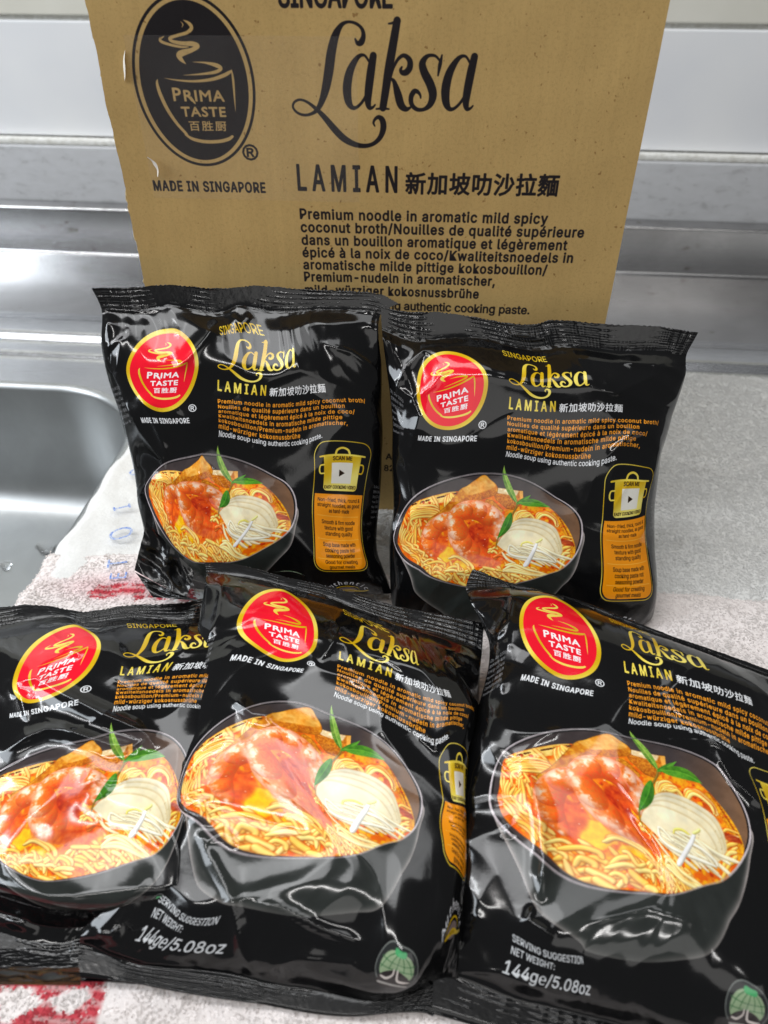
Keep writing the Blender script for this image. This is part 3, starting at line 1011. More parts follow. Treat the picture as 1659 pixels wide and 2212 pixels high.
def coords(nt, which='Object', scale=None, rot=None):
    t = nt.nodes.new('ShaderNodeTexCoord').outputs[which]
    if scale or rot:
        mp = nt.nodes.new('ShaderNodeMapping')
        if scale:
            mp.inputs['Scale'].default_value = scale
        if rot:
            mp.inputs['Rotation'].default_value = rot
        nt.links.new(t, mp.inputs['Vector'])
        t = mp.outputs['Vector']
    return t


def ramp(nt, fac, stops):
    r = nt.nodes.new('ShaderNodeValToRGB')
    while len(r.color_ramp.elements) < len(stops):
        r.color_ramp.elements.new(.5)
    for e, (p, c) in zip(r.color_ramp.elements, stops):
        e.position = p
        e.color = (*c, 1) if len(c) == 3 else c
    nt.links.new(fac, r.inputs['Fac'])
    return r.outputs['Color']


def bump(nt, b, h, strength, dist=.001):
    n = nt.nodes.new('ShaderNodeBump')
    n.inputs['Strength'].default_value = strength
    n.inputs['Distance'].default_value = dist
    nt.links.new(h, n.inputs['Height'])
    nt.links.new(n.outputs['Normal'], b.inputs['Normal'])


def mixmul(nt, a, bcol, fac=1.0, mode='MULTIPLY'):
    m = nt.nodes.new('ShaderNodeMix')
    m.data_type = 'RGBA'
    m.blend_type = mode
    m.inputs['Factor'].default_value = fac
    nt.links.new(a, m.inputs['A'])
    nt.links.new(bcol, m.inputs['B'])
    return m.outputs['Result']


def lin(*c):
    c = np.array(c, float) / 255
    return tuple(np.where(c <= .04045, c / 12.92, ((c + .055) / 1.055) ** 2.4))


def image_node(nt, im):
    t = nt.nodes.new('ShaderNodeTexImage')
    t.image = im
    t.interpolation = 'Cubic'
    t.extension = 'EXTEND'
    return t.outputs['Color']


PACK_ART = make_pack_art()
PACK_IMG = to_image('packet_print', PACK_ART.a)
BOX_IMG = to_image('carton_print', make_box_art().a)

M_FILM, nt, b = new_mat('printed_film', rough=.13, spec=.5)
nt.links.new(image_node(nt, PACK_IMG), b.inputs['Base Color'])
oc = coords(nt)
rr_ = nt.nodes.new('ShaderNodeMapRange')
rr_.inputs['To Min'].default_value = .07
rr_.inputs['To Max'].default_value = .15
nt.links.new(noise(nt, 60, 3, vec=oc), rr_.inputs['Value'])
nt.links.new(rr_.outputs['Result'], b.inputs['Roughness'])
bump(nt, b, noise(nt, 420, 2, vec=oc), .05, .0003)

M_SEAL, nt, b = new_mat('crimped_film', rough=.12, spec=.45)
nt.links.new(image_node(nt, PACK_IMG), b.inputs['Base Color'])
bump(nt, b, noise(nt, 900, 2, vec=coords(nt, scale=(.25, 1, 1))), .25, .0005)

M_BACK, nt, b = new_mat('black_film', lin(14, 14, 15), .2)
bump(nt, b, noise(nt, 300, 2, vec=coords(nt)), .2, .0006)


# ------------------------------------------------------------------ noodle packets
def tps(src, dst, lam=.02):
    n = len(src)
    d = np.hypot(src[:, None, 0] - src[None, :, 0], src[:, None, 1] - src[None, :, 1])
    K = np.where(d > 0, d * d * np.log(d + 1e-12), 0) + np.eye(n) * lam
    P = np.column_stack([np.ones(n), src])
    A = np.zeros((n + 3, n + 3))
    A[:n, :n], A[:n, n:], A[n:, :n] = K, P, P.T
    w = np.linalg.solve(A, np.vstack([dst, np.zeros((3, 2))]))

    def f(q):
        sh = q.shape[:-1]
        q = q.reshape(-1, 2)
        out = np.column_stack([np.ones(len(q)), q]) @ w[n:]
        for i in range(n):
            r = np.hypot(q[:, 0] - src[i, 0], q[:, 1] - src[i, 1])
            out += np.where(r > 0, r * r * np.log(r + 1e-12), 0)[:, None] * w[i][None]
        return out.reshape(*sh, 2)
    return f


# where marks of the print lie on the flat sheet (cm)
MARK = dict(lgL=(1.28, 12.05), lgR=(5.02, 12.05), lgB=(3.15, 9.88), lgT=(3.15, 14.22), mdL=(1.5, 9.4), mdR=(4.7, 9.4), siL=(6.2, 14.28), siR=(8.5, 14.28),
            lkL=(6.12, 12.5), lkR=(10.3, 12.5), lmL=(6.16, 11.0), lmR=(12.1, 11.0), p1L=(6.14, 10.62), p1R=(13.97, 10.5), p6L=(6.14, 8.75), nsL=(6.16, 8.5),
            nsR=(11.86, 8.5), rL=(.34, 4.55), rR=(10.5, 4.65), rT=(5.0, 7.58), rB=(4.3, 1.45), leaf=(6.28, 7.98), tofu=(5.3, 7.48), pTL=(11.3, 8.2), pTR=(14.35, 8.2),
            pBL=(11.3, 1.4), pBR=(14.35, 1.4), seL=(1.0, -.25), seR=(3.5, -.25), weL=(.92, -1.2), weR=(3.92, -1.2), gr=(9.5, -.4), fcL=(5.88, 3.69), prL=(1.94, 3.98), tfR=(5.88, 6.94), lfR=(8.72, 5.72), prT=(4.32, 5.96), tail=(6.56, 3.64), rR1=(10.14, 5.82), rR2=(10.14, 3.3), rUR=(9.02, 6.69), rLR=(9.02, 2.26), rLL=(1.82, 2.26), rUL=(1.82, 6.69), bR=(9.02, 1.2), bR2=(7.12, -.07), bL=(1.98, 1.2), bL2=(3.83, .02), bb=(6.3, -.35), grL=(8.7, -.4), grR=(10.3, -.4), grT=(9.5, .4), grB=(9.5, -1.2), pO=(11.42, 5.52),
            stk=(8.02, 3.62), stk2=(7.36, 2.5), sR=(8.3, 2.05), lkS=(8.9, 12.6), lmN=(8.5, 11.0))


def crease(px, poly, width):
    """unsigned and signed distance (pixels of the survey) to a polyline, with end fade"""
    best = np.full(px.shape[:2], 1e9)
    fade = np.ones(px.shape[:2])
    side = np.zeros(px.shape[:2])
    P = np.asarray(poly, float)
    L = np.concatenate([[0], np.cumsum(np.hypot(*np.diff(P, axis=0).T))])
    for i in range(len(P) - 1):
        a, ab = P[i], P[i + 1] - P[i]
        t = np.clip(((px - a) @ ab) / (ab @ ab), 0, 1)
        e = px - a - t[..., None] * ab
        d = np.hypot(e[..., 0], e[..., 1])
        k = d < best
        u = (L[i] + t * (L[i + 1] - L[i])) / L[-1]
        fade = np.where(k, np.minimum(1, 5 * np.minimum(u, 1 - u) + .0), fade)
        side = np.where(k, np.sign(ab[0] * e[..., 1] - ab[1] * e[..., 0]), side)
        best = np.minimum(best, d)
    return best, side, fade


BOWL_OUT = [(.34, 4.55), (.6, 5.9), (1.6, 6.9), (3.2, 7.5), (5.2, 7.65), (7.3, 7.3), (9.0, 6.4), (10.2, 5.2), (10.5, 4.3), (10.2, 3.0), (9.6, 1.6), (8.6, .6), (7.2, -.2),
            (5.7, -.42), (4.0, -.2), (2.6, .5), (1.5, 1.6), (.6, 3.1)]


def inside(poly, X, Y):
    r = np.zeros(X.shape, bool)
    P = np.asarray(poly)
    for (x0, y0), (x1, y1) in zip(P, np.roll(P, -1, 0)):
        k = (y0 <= Y) != (y1 <= Y)
        with np.errstate(divide='ignore', invalid='ignore'):
            r ^= k & (X < x0 + (Y - y0) * (x1 - x0) / (y1 - y0))
    return r


def noodle_packet(label, marks, edge, origin, tilt, y0, seed, thick=1.5, back=1.2, creases=(), roll=0.0, rough=1.0, seal_wave=.25, sy=16.2, blank=None, facet=.24, blo=-2.25, bhi=.7):
    """front sheet surveyed from the print marks, bulged and crumpled, with its seals and back"""
    src = np.array([MARK[k] for k in marks] + [e[0] for e in edge], float)
    dst = np.array([marks[k] for k in marks] + [e[1] for e in edge], float)
    warp = tps(src, dst, .03)
    nx, ny = 236, int(286 * (sy - y0) / 19.8)
    xs = np.linspace(PX0, PX1, nx)
    ys = np.linspace(y0, sy, ny)
    X, Y = np.meshgrid(xs, ys)
    px = warp(np.stack([X, Y], -1))
    zig = np.abs((X / .22) % 1.0 - .5) * 2
    px[..., 1] += 3.2 * zig * sstep(sy - .15, sy, Y)
    a = (X - PX0) / (PX1 - PX0)
    prof = np.clip(1 - np.abs(2 * a - 1) ** 2.7, 0, 1) ** .62
    top = sstep(15.1, 12.0, Y) ** .65
    stand = y0 > -2
    bot = sstep(y0 - 2.4, y0 + 2.5, Y) if stand else sstep(blo, bhi, Y) ** .7
    h = thick * prof * top * bot
    # crumpling: broad facets, sharper small ones, gathers below the seals and along the sides
    wx, wy = X + 1.1 * perlin(X * .3, Y * .3, seed + 1), Y + 1.1 * perlin(X * .3 + 9, Y * .3, seed + 2)
    soft = lambda v, e: np.sqrt(v * v + e * e)
    r1 = 1 - soft(perlin(wx * .16, wy * .2, seed + 3), .025) * 1.6
    r2 = 1 - soft(perlin(wx * .42, wy * .36, seed + 4), .018) * 1.6
    r3 = 1 - np.abs(perlin(wx * 1.1, wy * .9, seed + 5)) * 1.6
    body = sstep(15.0, 14.2, Y) * (1 if stand else sstep(-2.3, -1.5, Y))
    ds = np.maximum(14.95 - Y, 0)
    gat = np.exp(-ds / 1.3) * body
    db = np.maximum(Y - (y0 if stand else -2.25), 0)
    gatb = np.exp(-db / 1.1) * body
    de = np.minimum(X - PX0, PX1 - X)
    side = np.exp(-de / 1.2) * body
    w = (facet * r1 + .06 * r2 * (.42 + 1.0 * gat + .9 * gatb + 1.2 * side) + .010 * r3 * (.7 * gat + .9 * gatb + .4 * side)) * body * rough
    fx = X * 1.5 + .8 * perlin(X * .5, Y * .15, seed + 7)
    w += .055 * rough * (gat + gatb) * (1 - 3 * soft(perlin(fx * .6, Y * .12, seed + 8), .04))
    w += .09 * rough * side * (1 - 3 * soft(perlin(Y * .42 + X * .25, X * .3, seed + 9), .04))
    # seals: ribs pressed across the sheet, uneven along it
    for lo, hi in ((14.95, 16.2), (-3.6, -2.3)):
        k = sstep(lo - .08, lo + .05, Y) * sstep(hi + .1, hi - .02, Y)
        w += k * (.024 * np.sin(Y * 2 * math.pi / .24 + .8 * perlin(X * .5, Y, seed + 11)) + .035 * perlin(X * .9, Y * 1.4, seed + 12) + .10 * seal_wave / .25 * perlin(X * .32, Y * .15, seed + 13))
        w += k * .02 * (1 - np.abs(perlin(X * 2.4, Y * .5, seed + 14)) * 2)
    # short straight folds scattered over the film, more of them towards the edges
    rc = np.random.default_rng(seed + 50)
    XY = np.stack([X, Y], -1)
    for _ in range(26):
        p = np.array([PX0 + 16.4 * np.clip(rc.beta(.55, .55), .03, .97), y0 + (14.6 - y0) * rc.beta(.7, .8)])
        an, ln = rc.uniform(0, math.pi), rc.uniform(1.0, 3.6)
        q = np.array([math.cos(an), math.sin(an)]) * ln * .5
        d, sd, fade = crease(XY, [p - q, p + q], 1)
        w += rc.choice([-1, 1]) * rc.uniform(.015, .045) * np.exp(-(np.sqrt(d * d + .0012) - .035) / rc.uniform(.12, .30)) * np.clip(fade, 0, 1) * body
    for poly, amp, wid in creases:
        d, sd, fade = crease(px, poly, wid)
        w += amp * np.exp(-(np.sqrt(d * d + 6.0) - 2.45) / wid) * np.clip(fade, 0, 1)
    h = h + w
    al = math.radians(tilt)
    n = np.array([0, -math.sin(al), math.cos(al)])
    if roll:
        q = math.radians(roll)
        n = np.array([math.sin(q) * n[2], n[1], n[2] * math.cos(q)])
        n /= np.linalg.norm(n)
    o = np.asarray(origin, float)
    D = rays(px)
    dn = D @ n

    def place(hh):
        return EYE + D * (((o - EYE) @ n + hh * .01) / dn)[..., None]
    P = place(h)
    hb = back * np.clip(1 - np.abs(2 * a - 1) ** 2.7, 0, 1) ** .62 * top * (np.ones_like(top) if stand else bot)
    Q = place(-hb + .06 * r1 * prof * top * bot)
    lift = np.maximum(0, .0065 - P[..., 2])
    P[..., 2] += lift
    Q[..., 2] = np.maximum(Q[..., 2], .0055)
    # normals of the whole front sheet, so that its parts join without a seam
    gx = np.gradient(P, axis=1)
    gy = np.gradient(P, axis=0)
    N = np.cross(gx, gy)
    N /= np.linalg.norm(N, axis=-1, keepdims=True) + 1e-12
    Yq = np.where((X < 11) & (Y < .45) & (X > 8.6), -2.0, Y) if stand else Y
    Yp = Yq if blank is None else np.where(Y < blank, -2.0, Y)
    UV = np.stack([(X - PX0) / (PX1 - PX0), (Yp - PY0) / (PY1 - PY0)], -1)
    Fq = grid_faces(ny, nx)
    cx = (X[:-1, :-1] + X[1:, 1:]).ravel() * .5
    cy = (Y[:-1, :-1] + Y[1:, 1:]).ravel() * .5
    part = np.zeros(len(Fq), int)
    names = ['wrapper', 'top_seal', 'bottom_seal', 'emblem', 'bowl_picture', 'information_panel', 'title_lettering', 'description_lettering', 'origin_lettering',
             'weight_lettering', 'certification_mark', 'authenticity_mark']
    rect = lambda x0, y0_, x1, y1: (cx > x0) & (cx < x1) & (cy > y0_) & (cy < y1)
    part[rect(6.0, 10.85, 12.3, 14.6)] = 6
    part[rect(6.0, 8.3, 14.3, 10.8)] = 7
    part[rect(1.4, 9.2, 4.85, 9.66)] = 8
    part[((cx - 3.15) / 1.88) ** 2 + ((cy - 12.05) / 2.18) ** 2 < 1] = 3
    part[inside(BOWL_OUT, cx, cy)] = 4
    part[rect(11.28, 1.33, 14.37, 8.27)] = 5
    part[rect(.8, -1.6, 4.0, -.08) & (part == 0)] = 9
    part[((cx - 9.5) ** 2 + (cy + .4) ** 2 < .7)] = 10
    part[rect(11.55, -.6, 14.2, .85)] = 11
    part[cy > 14.93] = 1
    part[cy < -2.28] = 2
    c0 = P.reshape(-1, 3).mean(0)
    root = thing('noodle_packet', label, 'noodle packet', (float(c0[0]), float(c0[1]), 0.004), 'instant noodle packets')
    V, NN, U = P.reshape(-1, 3), N.reshape(-1, 3), UV.reshape(-1, 2)
    for i, nm in enumerate(names):
        f = Fq[part == i]
        if not len(f):
            continue
        ids, inv = np.unique(f.ravel(), return_inverse=True)
        me = mesh_np(nm, V[ids], inv.reshape(-1, 4), U[ids], NN[ids])
        link(nm, me, M_SEAL if i in (1, 2) else M_FILM, root)
    # back sheet (every fourth vertex) closed to the front along its border
    iy = np.unique(np.r_[np.arange(0, ny, 4), ny - 1])
    ix = np.unique(np.r_[np.arange(0, nx, 4), nx - 1])
    Qb = Q[np.ix_(iy, ix)]
    nb = len(iy) * len(ix)
    fb = grid_faces(len(iy), len(ix))[:, ::-1]
    ring = P[0, ix]
    strip = np.array([[j, j + 1, nb + j + 1, nb + j] for j in range(len(ix) - 1)])
    me = mesh_np('back_film', np.vstack([Qb.reshape(-1, 3), ring]), np.vstack([fb, strip]))
    link('back_film', me, M_BACK, root)
    return root, P


def E_(*a):
    return [((x, y), p) for x, y, p in a]


P_A, _ = noodle_packet(
    'black noodle packet at the back left, its red emblem crossed by a white glare streak',
    dict(lgL=(273, 800), lgR=(429, 796), lgT=(363, 710), lgB=(351, 890), mdL=(306, 908), mdR=(417, 908), siL=(475, 715), siR=(569, 715), lkL=(471, 788), lkR=(641, 788),
         lmL=(471, 843), lmR=(704, 846), p1L=(471, 862), p1R=(789, 866), p6L=(473, 924), nsL=(474, 940), nsR=(696, 942), rL=(313, 1061), rR=(642, 1091), rT=(435, 980),
         rB=(420, 1213), fcL=(474, 1108), prL=(358, 1080), tfR=(458, 1009), lfR=(568, 1045), prT=(402, 1045), tail=(498, 1126), rUR=(594, 1030), rLR=(594, 1176), rUL=(345, 1006), bR=(606, 1205), leaf=(471, 963), tofu=(435, 984), pTL=(677, 963), pTR=(806, 964), pBL=(679, 1230), pBR=(800, 1230), stk=(545, 1127), stk2=(506, 1180), sR=(540, 1200)),
    E_((-.7, 16.2, (198, 621)), (3, 16.2, (320, 617)), (7.5, 16.2, (520, 619)), (12, 16.2, (735, 627)), (14.5, 16.2, (828, 636)), (15.7, 16.2, (861, 655)),
       (-.7, 15, (220, 668)), (3.5, 15, (360, 660)), (8, 15, (520, 660)), (12, 15, (680, 670)), (15.7, 15, (823, 678)),
       (-.7, 13.4, (219, 740)), (-.7, 12, (233, 813)), (-.7, 10.3, (255, 880)), (-.7, 8, (283, 982)), (-.7, 6, (296, 1060)), (-.7, 3, (312, 1150)), (-.7, 1.0, (302, 1200)), (-.7, -.6, (300, 1236)),
       (2, -.6, (370, 1262)), (5, -.6, (480, 1275)), (9, -.6, (620, 1280)), (13, -.6, (760, 1282)), (15.7, -.6, (846, 1282)),
       (15.7, 13, (824, 780)), (15.7, 10.5, (824, 880)), (15.7, 8, (825, 985)), (15.7, 5, (820, 1090)), (15.7, 2, (816, 1195))),
    (0, .280, 0), 62, -.6, 11, creases=[
        ([(470, 690), (445, 730), (405, 775), (375, 800)], .34, 15), ([(500, 680), (520, 700), (545, 678)], .12, 8),
        ([(210, 760), (262, 735), (250, 800), (230, 808)], .12, 9), ([(258, 850), (300, 930), (350, 990), (360, 1040)], .16, 8),
        ([(300, 850), (340, 930), (370, 1000)], .10, 8), ([(420, 1000), (450, 1080), (500, 1150), (505, 1170)], .10, 5), ([(450, 1000), (510, 1090), (545, 1150)], .10, 5),
        ([(690, 740), (760, 760), (815, 800), (822, 860)], .14, 10), ([(520, 850), (650, 800), (780, 850)], .07, 22), ([(600, 1010), (700, 1180), (790, 1230)], .08, 16)])
noodle_packet(
    'black noodle packet at the back right, its pouch edge standing free against the grey towel',
    dict(lgL=(901, 857), lgR=(1055, 822), lgB=(972, 929), lgT=(955, 759), mdL=(904, 946), mdR=(1039, 947), lkL=(1100, 818), lkR=(1275, 829), lmL=(1100, 883),
         lmR=(1345, 889), p1L=(1097, 897), p1R=(1423, 913), p6L=(1095, 970), nsL=(1094, 983), nsR=(1332, 989), rL=(850, 1160), rR=(1260, 1143), rT=(1037, 1021), rB=(998, 1265), fcL=(1074, 1177), prL=(914, 1165), tfR=(1074, 1048), lfR=(1189, 1096), prT=(1011, 1087), tail=(1102, 1178), rUR=(1200, 1075), rLR=(1210, 1236), rLL=(907, 1229), rUL=(903, 1062), bR=(1216, 1266), bR2=(1145, 1318), bL=(896, 1278), bL2=(952, 1322),
         leaf=(1090, 1006), tofu=(1045, 1026), pTL=(1308, 1013), pTR=(1416, 1013), pBL=(1289, 1294), pBR=(1410, 1294), pO=(1306, 1125), bb=(1040, 1345), stk=(1160, 1175), stk2=(1134, 1223)),
    E_((-.7, 16.2, (823, 660)), (3, 16.2, (940, 672)), (6, 16.2, (1060, 690)), (7.5, 16.2, (1105, 697)), (8.3, 16.2, (1150, 700)), (9.5, 16.2, (1190, 690)), (13, 16.2, (1400, 702)), (15.7, 16.2, (1509, 717)),
       (-.7, 15, (825, 706)), (3, 15, (940, 735)), (8, 15, (1150, 752)), (12, 15, (1330, 757)), (15.7, 15, (1484, 764)),
       (-.7, 13, (832, 770)), (-.7, 11.5, (840, 831)), (-.7, 9.8, (848, 913)), (-.7, 7.5, (847, 1010)), (-.7, 5.3, (850, 1104)), (-.7, 4, (842, 1170)), (-.7, 1.2, (845, 1294)), (-.7, -.6, (850, 1330)),
       (3, -.6, (920, 1352)), (10, -.6, (1180, 1358)), (15.7, -.6, (1398, 1352)),
       (15.7, 13.6, (1482, 805)), (15.7, 11, (1452, 900)), (15.7, 8.5, (1428, 985)), (15.7, 6, (1416, 1082)), (15.7, 3, (1416, 1200)), (15.7, .8, (1414, 1320))),
    (0, .272, 0), 60, -.6, 37, creases=[
        ([(838, 870), (880, 790), (915, 755), (960, 745)], .16, 10), ([(850, 830), (890, 860), (905, 900), (880, 1000)], .14, 12), ([(960, 790), (940, 830), (900, 860)], .10, 8),
        ([(1090, 740), (1100, 722), (1180, 730), (1195, 760)], .14, 9), ([(1275, 840), (1330, 850), (1440, 800)], .12, 12), ([(1340, 780), (1420, 790), (1480, 800)], .12, 8),
        ([(1300, 1000), (1350, 950), (1430, 900)], .14, 10), ([(870, 960), (890, 1080), (930, 1140)], .10, 10), ([(1380, 900), (1330, 1000), (1300, 1150)], .08, 20)])
P_C, _ = noodle_packet(
    'black noodle packet lying front left, cut by the picture edge, glare streaks over its bowl',
    dict(lgL=(29, 1464), lgR=(217, 1407), lgT=(156, 1349), lgB=(81, 1517), mdL=(22, 1546), mdR=(182, 1514), siL=(275, 1351), siR=(381, 1350), lkL=(267, 1411), lkS=(416, 1393), lmL=(260, 1458),
         lmN=(360, 1449), p1L=(256, 1470), p6L=(247, 1521), nsL=(245, 1534), leaf=(241, 1561), tofu=(196, 1600), fcL=(201, 1747), tfR=(220, 1617), lfR=(357, 1635), prT=(141, 1665), tail=(240, 1757), rB=(95, 1902), sR=(327, 1846), stk=(315, 1753), stk2=(282, 1807), bb=(235, 1975)),
    E_((-.7, 16.2, (-60, 1318)), (1, 16.2, (0, 1311)), (2.2, 16.2, (60, 1305)), (4.6, 16.2, (180, 1320)), (7, 16.2, (290, 1305)), (9.6, 16.2, (440, 1292)), (15.7, 16.2, (560, 1285)),
       (-.7, 15, (-62, 1360)), (1, 15, (0, 1354)), (4.6, 15, (178, 1346)), (8.6, 15, (388, 1342)), (15.7, 15, (556, 1335)),
       (-.7, 11, (-66, 1500)), (-.7, 6, (-110, 1690)), (-.7, 2, (-125, 1850)), (-.7, -2.2, (-110, 2012)), (-.7, -3.6, (-110, 2110)), (1.6, -2.2, (0, 2012)), (1.6, -3.6, (0, 2112)),
       (6.5, -2.2, (170, 2030)), (6.5, -3.6, (190, 2124)), (15.7, -2.2, (420, 2060)), (15.7, -3.6, (430, 2140)), (15.7, 10, (548, 1500)), (15.7, 6, (510, 1680)), (15.7, 2, (470, 1860))),
    (0, .10, .004), 12, -3.6, 53, thick=1.9, back=1.0, blank=-.15, blo=-1.3, bhi=.8, creases=[
        ([(100, 1348), (115, 1375), (168, 1410), (178, 1420)], .13, 8), ([(20, 1475), (80, 1465), (140, 1500), (230, 1545), (300, 1575), (322, 1590), (335, 1622)], .42, 17),
        ([(0, 1630), (60, 1590), (100, 1575), (140, 1576), (240, 1608), (290, 1610), (325, 1590)], .32, 14), ([(15, 1480), (45, 1500), (60, 1560)], .12, 8),
        ([(190, 1678), (215, 1705), (222, 1726)], .10, 8), ([(190, 1678), (240, 1686), (275, 1685)], .08, 6), ([(430, 1300), (400, 1380), (395, 1420)], .12, 7), ([(0, 1990), (120, 1990), (170, 2005)], .10, 12)])
noodle_packet(
    'black noodle packet lying askew in the front middle, overlapping the left packet',
    dict(lgL=(512, 1344), lgR=(687, 1378), lgT=(612, 1273), lgB=(604, 1428), mdL=(500, 1420), mdR=(664, 1450), siL=(743, 1321), siR=(836, 1360), lkL=(734, 1376), lkR=(906, 1434), lmL=(733, 1424),
         lmR=(975, 1506), p1L=(730, 1435), p1R=(1024, 1532), p6L=(725, 1489), nsL=(723, 1502), nsR=(970, 1590), rL=(382, 1733), rR=(914, 1733), rB=(680, 1852), fcL=(684, 1717), prL=(452, 1685), tfR=(696, 1569), lfR=(832, 1643), prT=(596, 1575), tail=(704, 1727), rR1=(893, 1675), rR2=(902, 1790), rUR=(838, 1609), rLR=(862, 1822), rLL=(440, 1781), rUL=(448, 1580), bR=(868, 1890), bR2=(772, 1972), bL=(425, 1912), bL2=(512, 1958), leaf=(717, 1523),
         tofu=(668, 1528), seL=(346, 1938), seR=(472, 1988), weL=(303, 2018), weR=(488, 2047), gr=(858, 2090), grL=(814, 2076), grR=(902, 2104), grT=(870, 2047), grB=(846, 2134), bb=(690, 1985), pTL=(949, 1620), pO=(962, 1730), pBL=(958, 1868), stk=(797, 1740), stk2=(760, 1797)),
    E_((-.7, 16.2, (442, 1214)), (4, 16.2, (640, 1250)), (8, 16.2, (785, 1288)), (12, 16.2, (920, 1320)), (15.7, 16.2, (1046, 1346)), (-.7, 15, (446, 1238)), (3.15, 15, (603, 1265)), (4.2, 15, (645, 1276)), (8, 15, (758, 1312)),
       (12, 15, (900, 1358)), (15.7, 15, (1042, 1404)), (-.7, 13, (432, 1330)), (-.7, 11, (418, 1410)), (-.7, 8, (386, 1590)), (-.7, 6.5, (376, 1640)), (-.7, 5, (380, 1725)), (-.7, 2.8, (378, 1825)),
       (-.7, 1, (283, 1908)), (-.7, -.8, (185, 1998)), (-.7, -2.2, (172, 2040)), (-.7, -3.6, (168, 2112)), (2, -2.2, (300, 2082)), (2, -3.6, (292, 2124)), (6, -2.2, (590, 2126)), (6, -3.6, (570, 2170)),
       (10.5, -2.2, (870, 2152)), (10.5, -3.6, (830, 2190)), (15.7, -2.2, (984, 2134)), (15.7, -3.6, (935, 2196)), (15.7, 12.5, (1036, 1500)), (15.7, 9, (1022, 1640)), (15.7, 6, (1010, 1750)), (15.7, 3, (1014, 1872)),
       (15.7, 0, (1004, 2010))),
    (0, .10, .011), 13, -3.6, 71, thick=1.8, back=1.0, creases=[
        ([(448, 1238), (480, 1262), (470, 1330), (440, 1400)], .14, 9), ([(700, 1345), (720, 1338), (735, 1355), (712, 1400), (690, 1430)], .14, 10), ([(735, 1360), (760, 1440), (800, 1480)], .10, 14),
        ([(490, 1500), (545, 1540), (600, 1545)], .18, 14), ([(905, 1560), (915, 1590), (940, 1610), (990, 1578)], .13, 7), ([(960, 1420), (985, 1445), (1020, 1440)], .14, 8),
        ([(378, 1610), (400, 1660), (385, 1720), (400, 1750), (480, 1780)], .12, 7), ([(420, 1800), (450, 1815), (480, 1800), (520, 1830)], .10, 6),
        ([(520, 1950), (600, 1960), (700, 2010), (800, 2045)], .22, 16), ([(430, 1800), (500, 1940), (520, 2050), (545, 2110)], .16, 12), ([(185, 2000), (230, 1960), (284, 1912)], .14, 8),
        ([(205, 2015), (240, 2020), (260, 2000)], .10, 6), ([(560, 2100), (640, 2070), (760, 2080), (800, 2110)], .14, 14), ([(200, 2040), (320, 2080), (420, 2090)], .12, 8)])
noodle_packet(
    'black noodle packet lying front right, top seal folded behind, vertical glare streak down its bowl',
    dict(lgL=(1123, 1358), lgR=(1298, 1396), lgT=(1192, 1288), lgB=(1214, 1466), mdL=(1127, 1463), mdR=(1292, 1500), lkL=(1342, 1392), lkR=(1534, 1446), lmL=(1351, 1452), lmN=(1452, 1470), lmR=(1626, 1523),
         p1L=(1355, 1470), p6L=(1359, 1546), nsL=(1359, 1560), leaf=(1361, 1579), rL=(1058, 1703), rR=(1622, 1786), tofu=(1314, 1585), rB=(1410, 1928), fcL=(1385, 1772), prL=(1159, 1734), tfR=(1359, 1613), lfR=(1516, 1693), prT=(1278, 1637), tail=(1424, 1787), rR1=(1603, 1728), rR2=(1616, 1850), rUR=(1548, 1655), rLR=(1560, 1912), rLL=(1165, 1846), rUL=(1100, 1608), bR=(1578, 1990), bR2=(1482, 2074), bL=(1160, 1966), bL2=(1262, 2054), bb=(1420, 2085), seL=(1108, 2024), seR=(1261, 2074),
         weL=(1090, 2088), weR=(1276, 2137), gr=(1614, 2176), grL=(1568, 2168), grR=(1660, 2192), grT=(1624, 2128), grB=(1604, 2222), pTL=(1611, 1650), stk=(1500, 1805), stk2=(1466, 1868)),
    E_((-.7, 16.2, (1022, 1228)), (1.2, 16.2, (1085, 1252)), (3, 16.2, (1182, 1279)), (7, 16.2, (1340, 1330)), (10, 16.2, (1460, 1376)), (13, 16.2, (1590, 1420)), (15.7, 16.2, (1700, 1462)),
       (-.7, 15, (1007, 1270)), (1.3, 15, (1102, 1269)), (3.2, 15, (1196, 1283)), (7, 15, (1335, 1336)), (10, 15, (1455, 1381)), (15.7, 15, (1695, 1470)),
       (-.7, 12.5, (1056, 1383)), (-.7, 10, (1046, 1483)), (-.7, 7.5, (1018, 1590)), (-.7, 5.5, (1004, 1680)), (-.7, 4, (982, 1751)), (-.7, 1.5, (969, 1885)), (-.7, -1, (980, 2030)), (-.7, -2.2, (942, 2089)),
       (-.7, -3.6, (934, 2190)), (3, -2.2, (1210, 2182)), (3, -3.6, (1200, 2262)), (8, -2.2, (1520, 2268)), (8, -3.6, (1510, 2350)), (15.7, -2.2, (1830, 2300)), (15.7, -3.6, (1830, 2380)),
       (15.7, 10, (1750, 1640)), (15.7, 5, (1800, 1850)), (15.7, 1, (1830, 2080))),
    (0, .10, .013), 14, -3.6, 97, thick=1.8, back=1.0, creases=[
        ([(1092, 1258), (1108, 1290), (1098, 1340), (1062, 1390)], .16, 9), ([(1062, 1390), (1080, 1440), (1090, 1500)], .12, 9), ([(1130, 1640), (1150, 1690), (1168, 1770), (1175, 1850), (1172, 1950)], .36, 13),
        ([(1155, 1952), (1140, 1985), (1200, 2025)], .14, 8), ([(1088, 1770), (1100, 1785), (1098, 1810)], .10, 8), ([(1430, 1480), (1460, 1530), (1550, 1600), (1660, 1640)], .14, 14),
        ([(1440, 1500), (1500, 1440), (1590, 1430)], .10, 12), ([(1540, 1610), (1580, 1680), (1659, 1750)], .14, 14), ([(1250, 2000), (1400, 1960), (1560, 2010)], .12, 22),
        ([(1010, 1680), (985, 1760), (970, 1890)], .12, 8), ([(960, 2095), (1080, 2100), (1180, 2140)], .10, 10)])


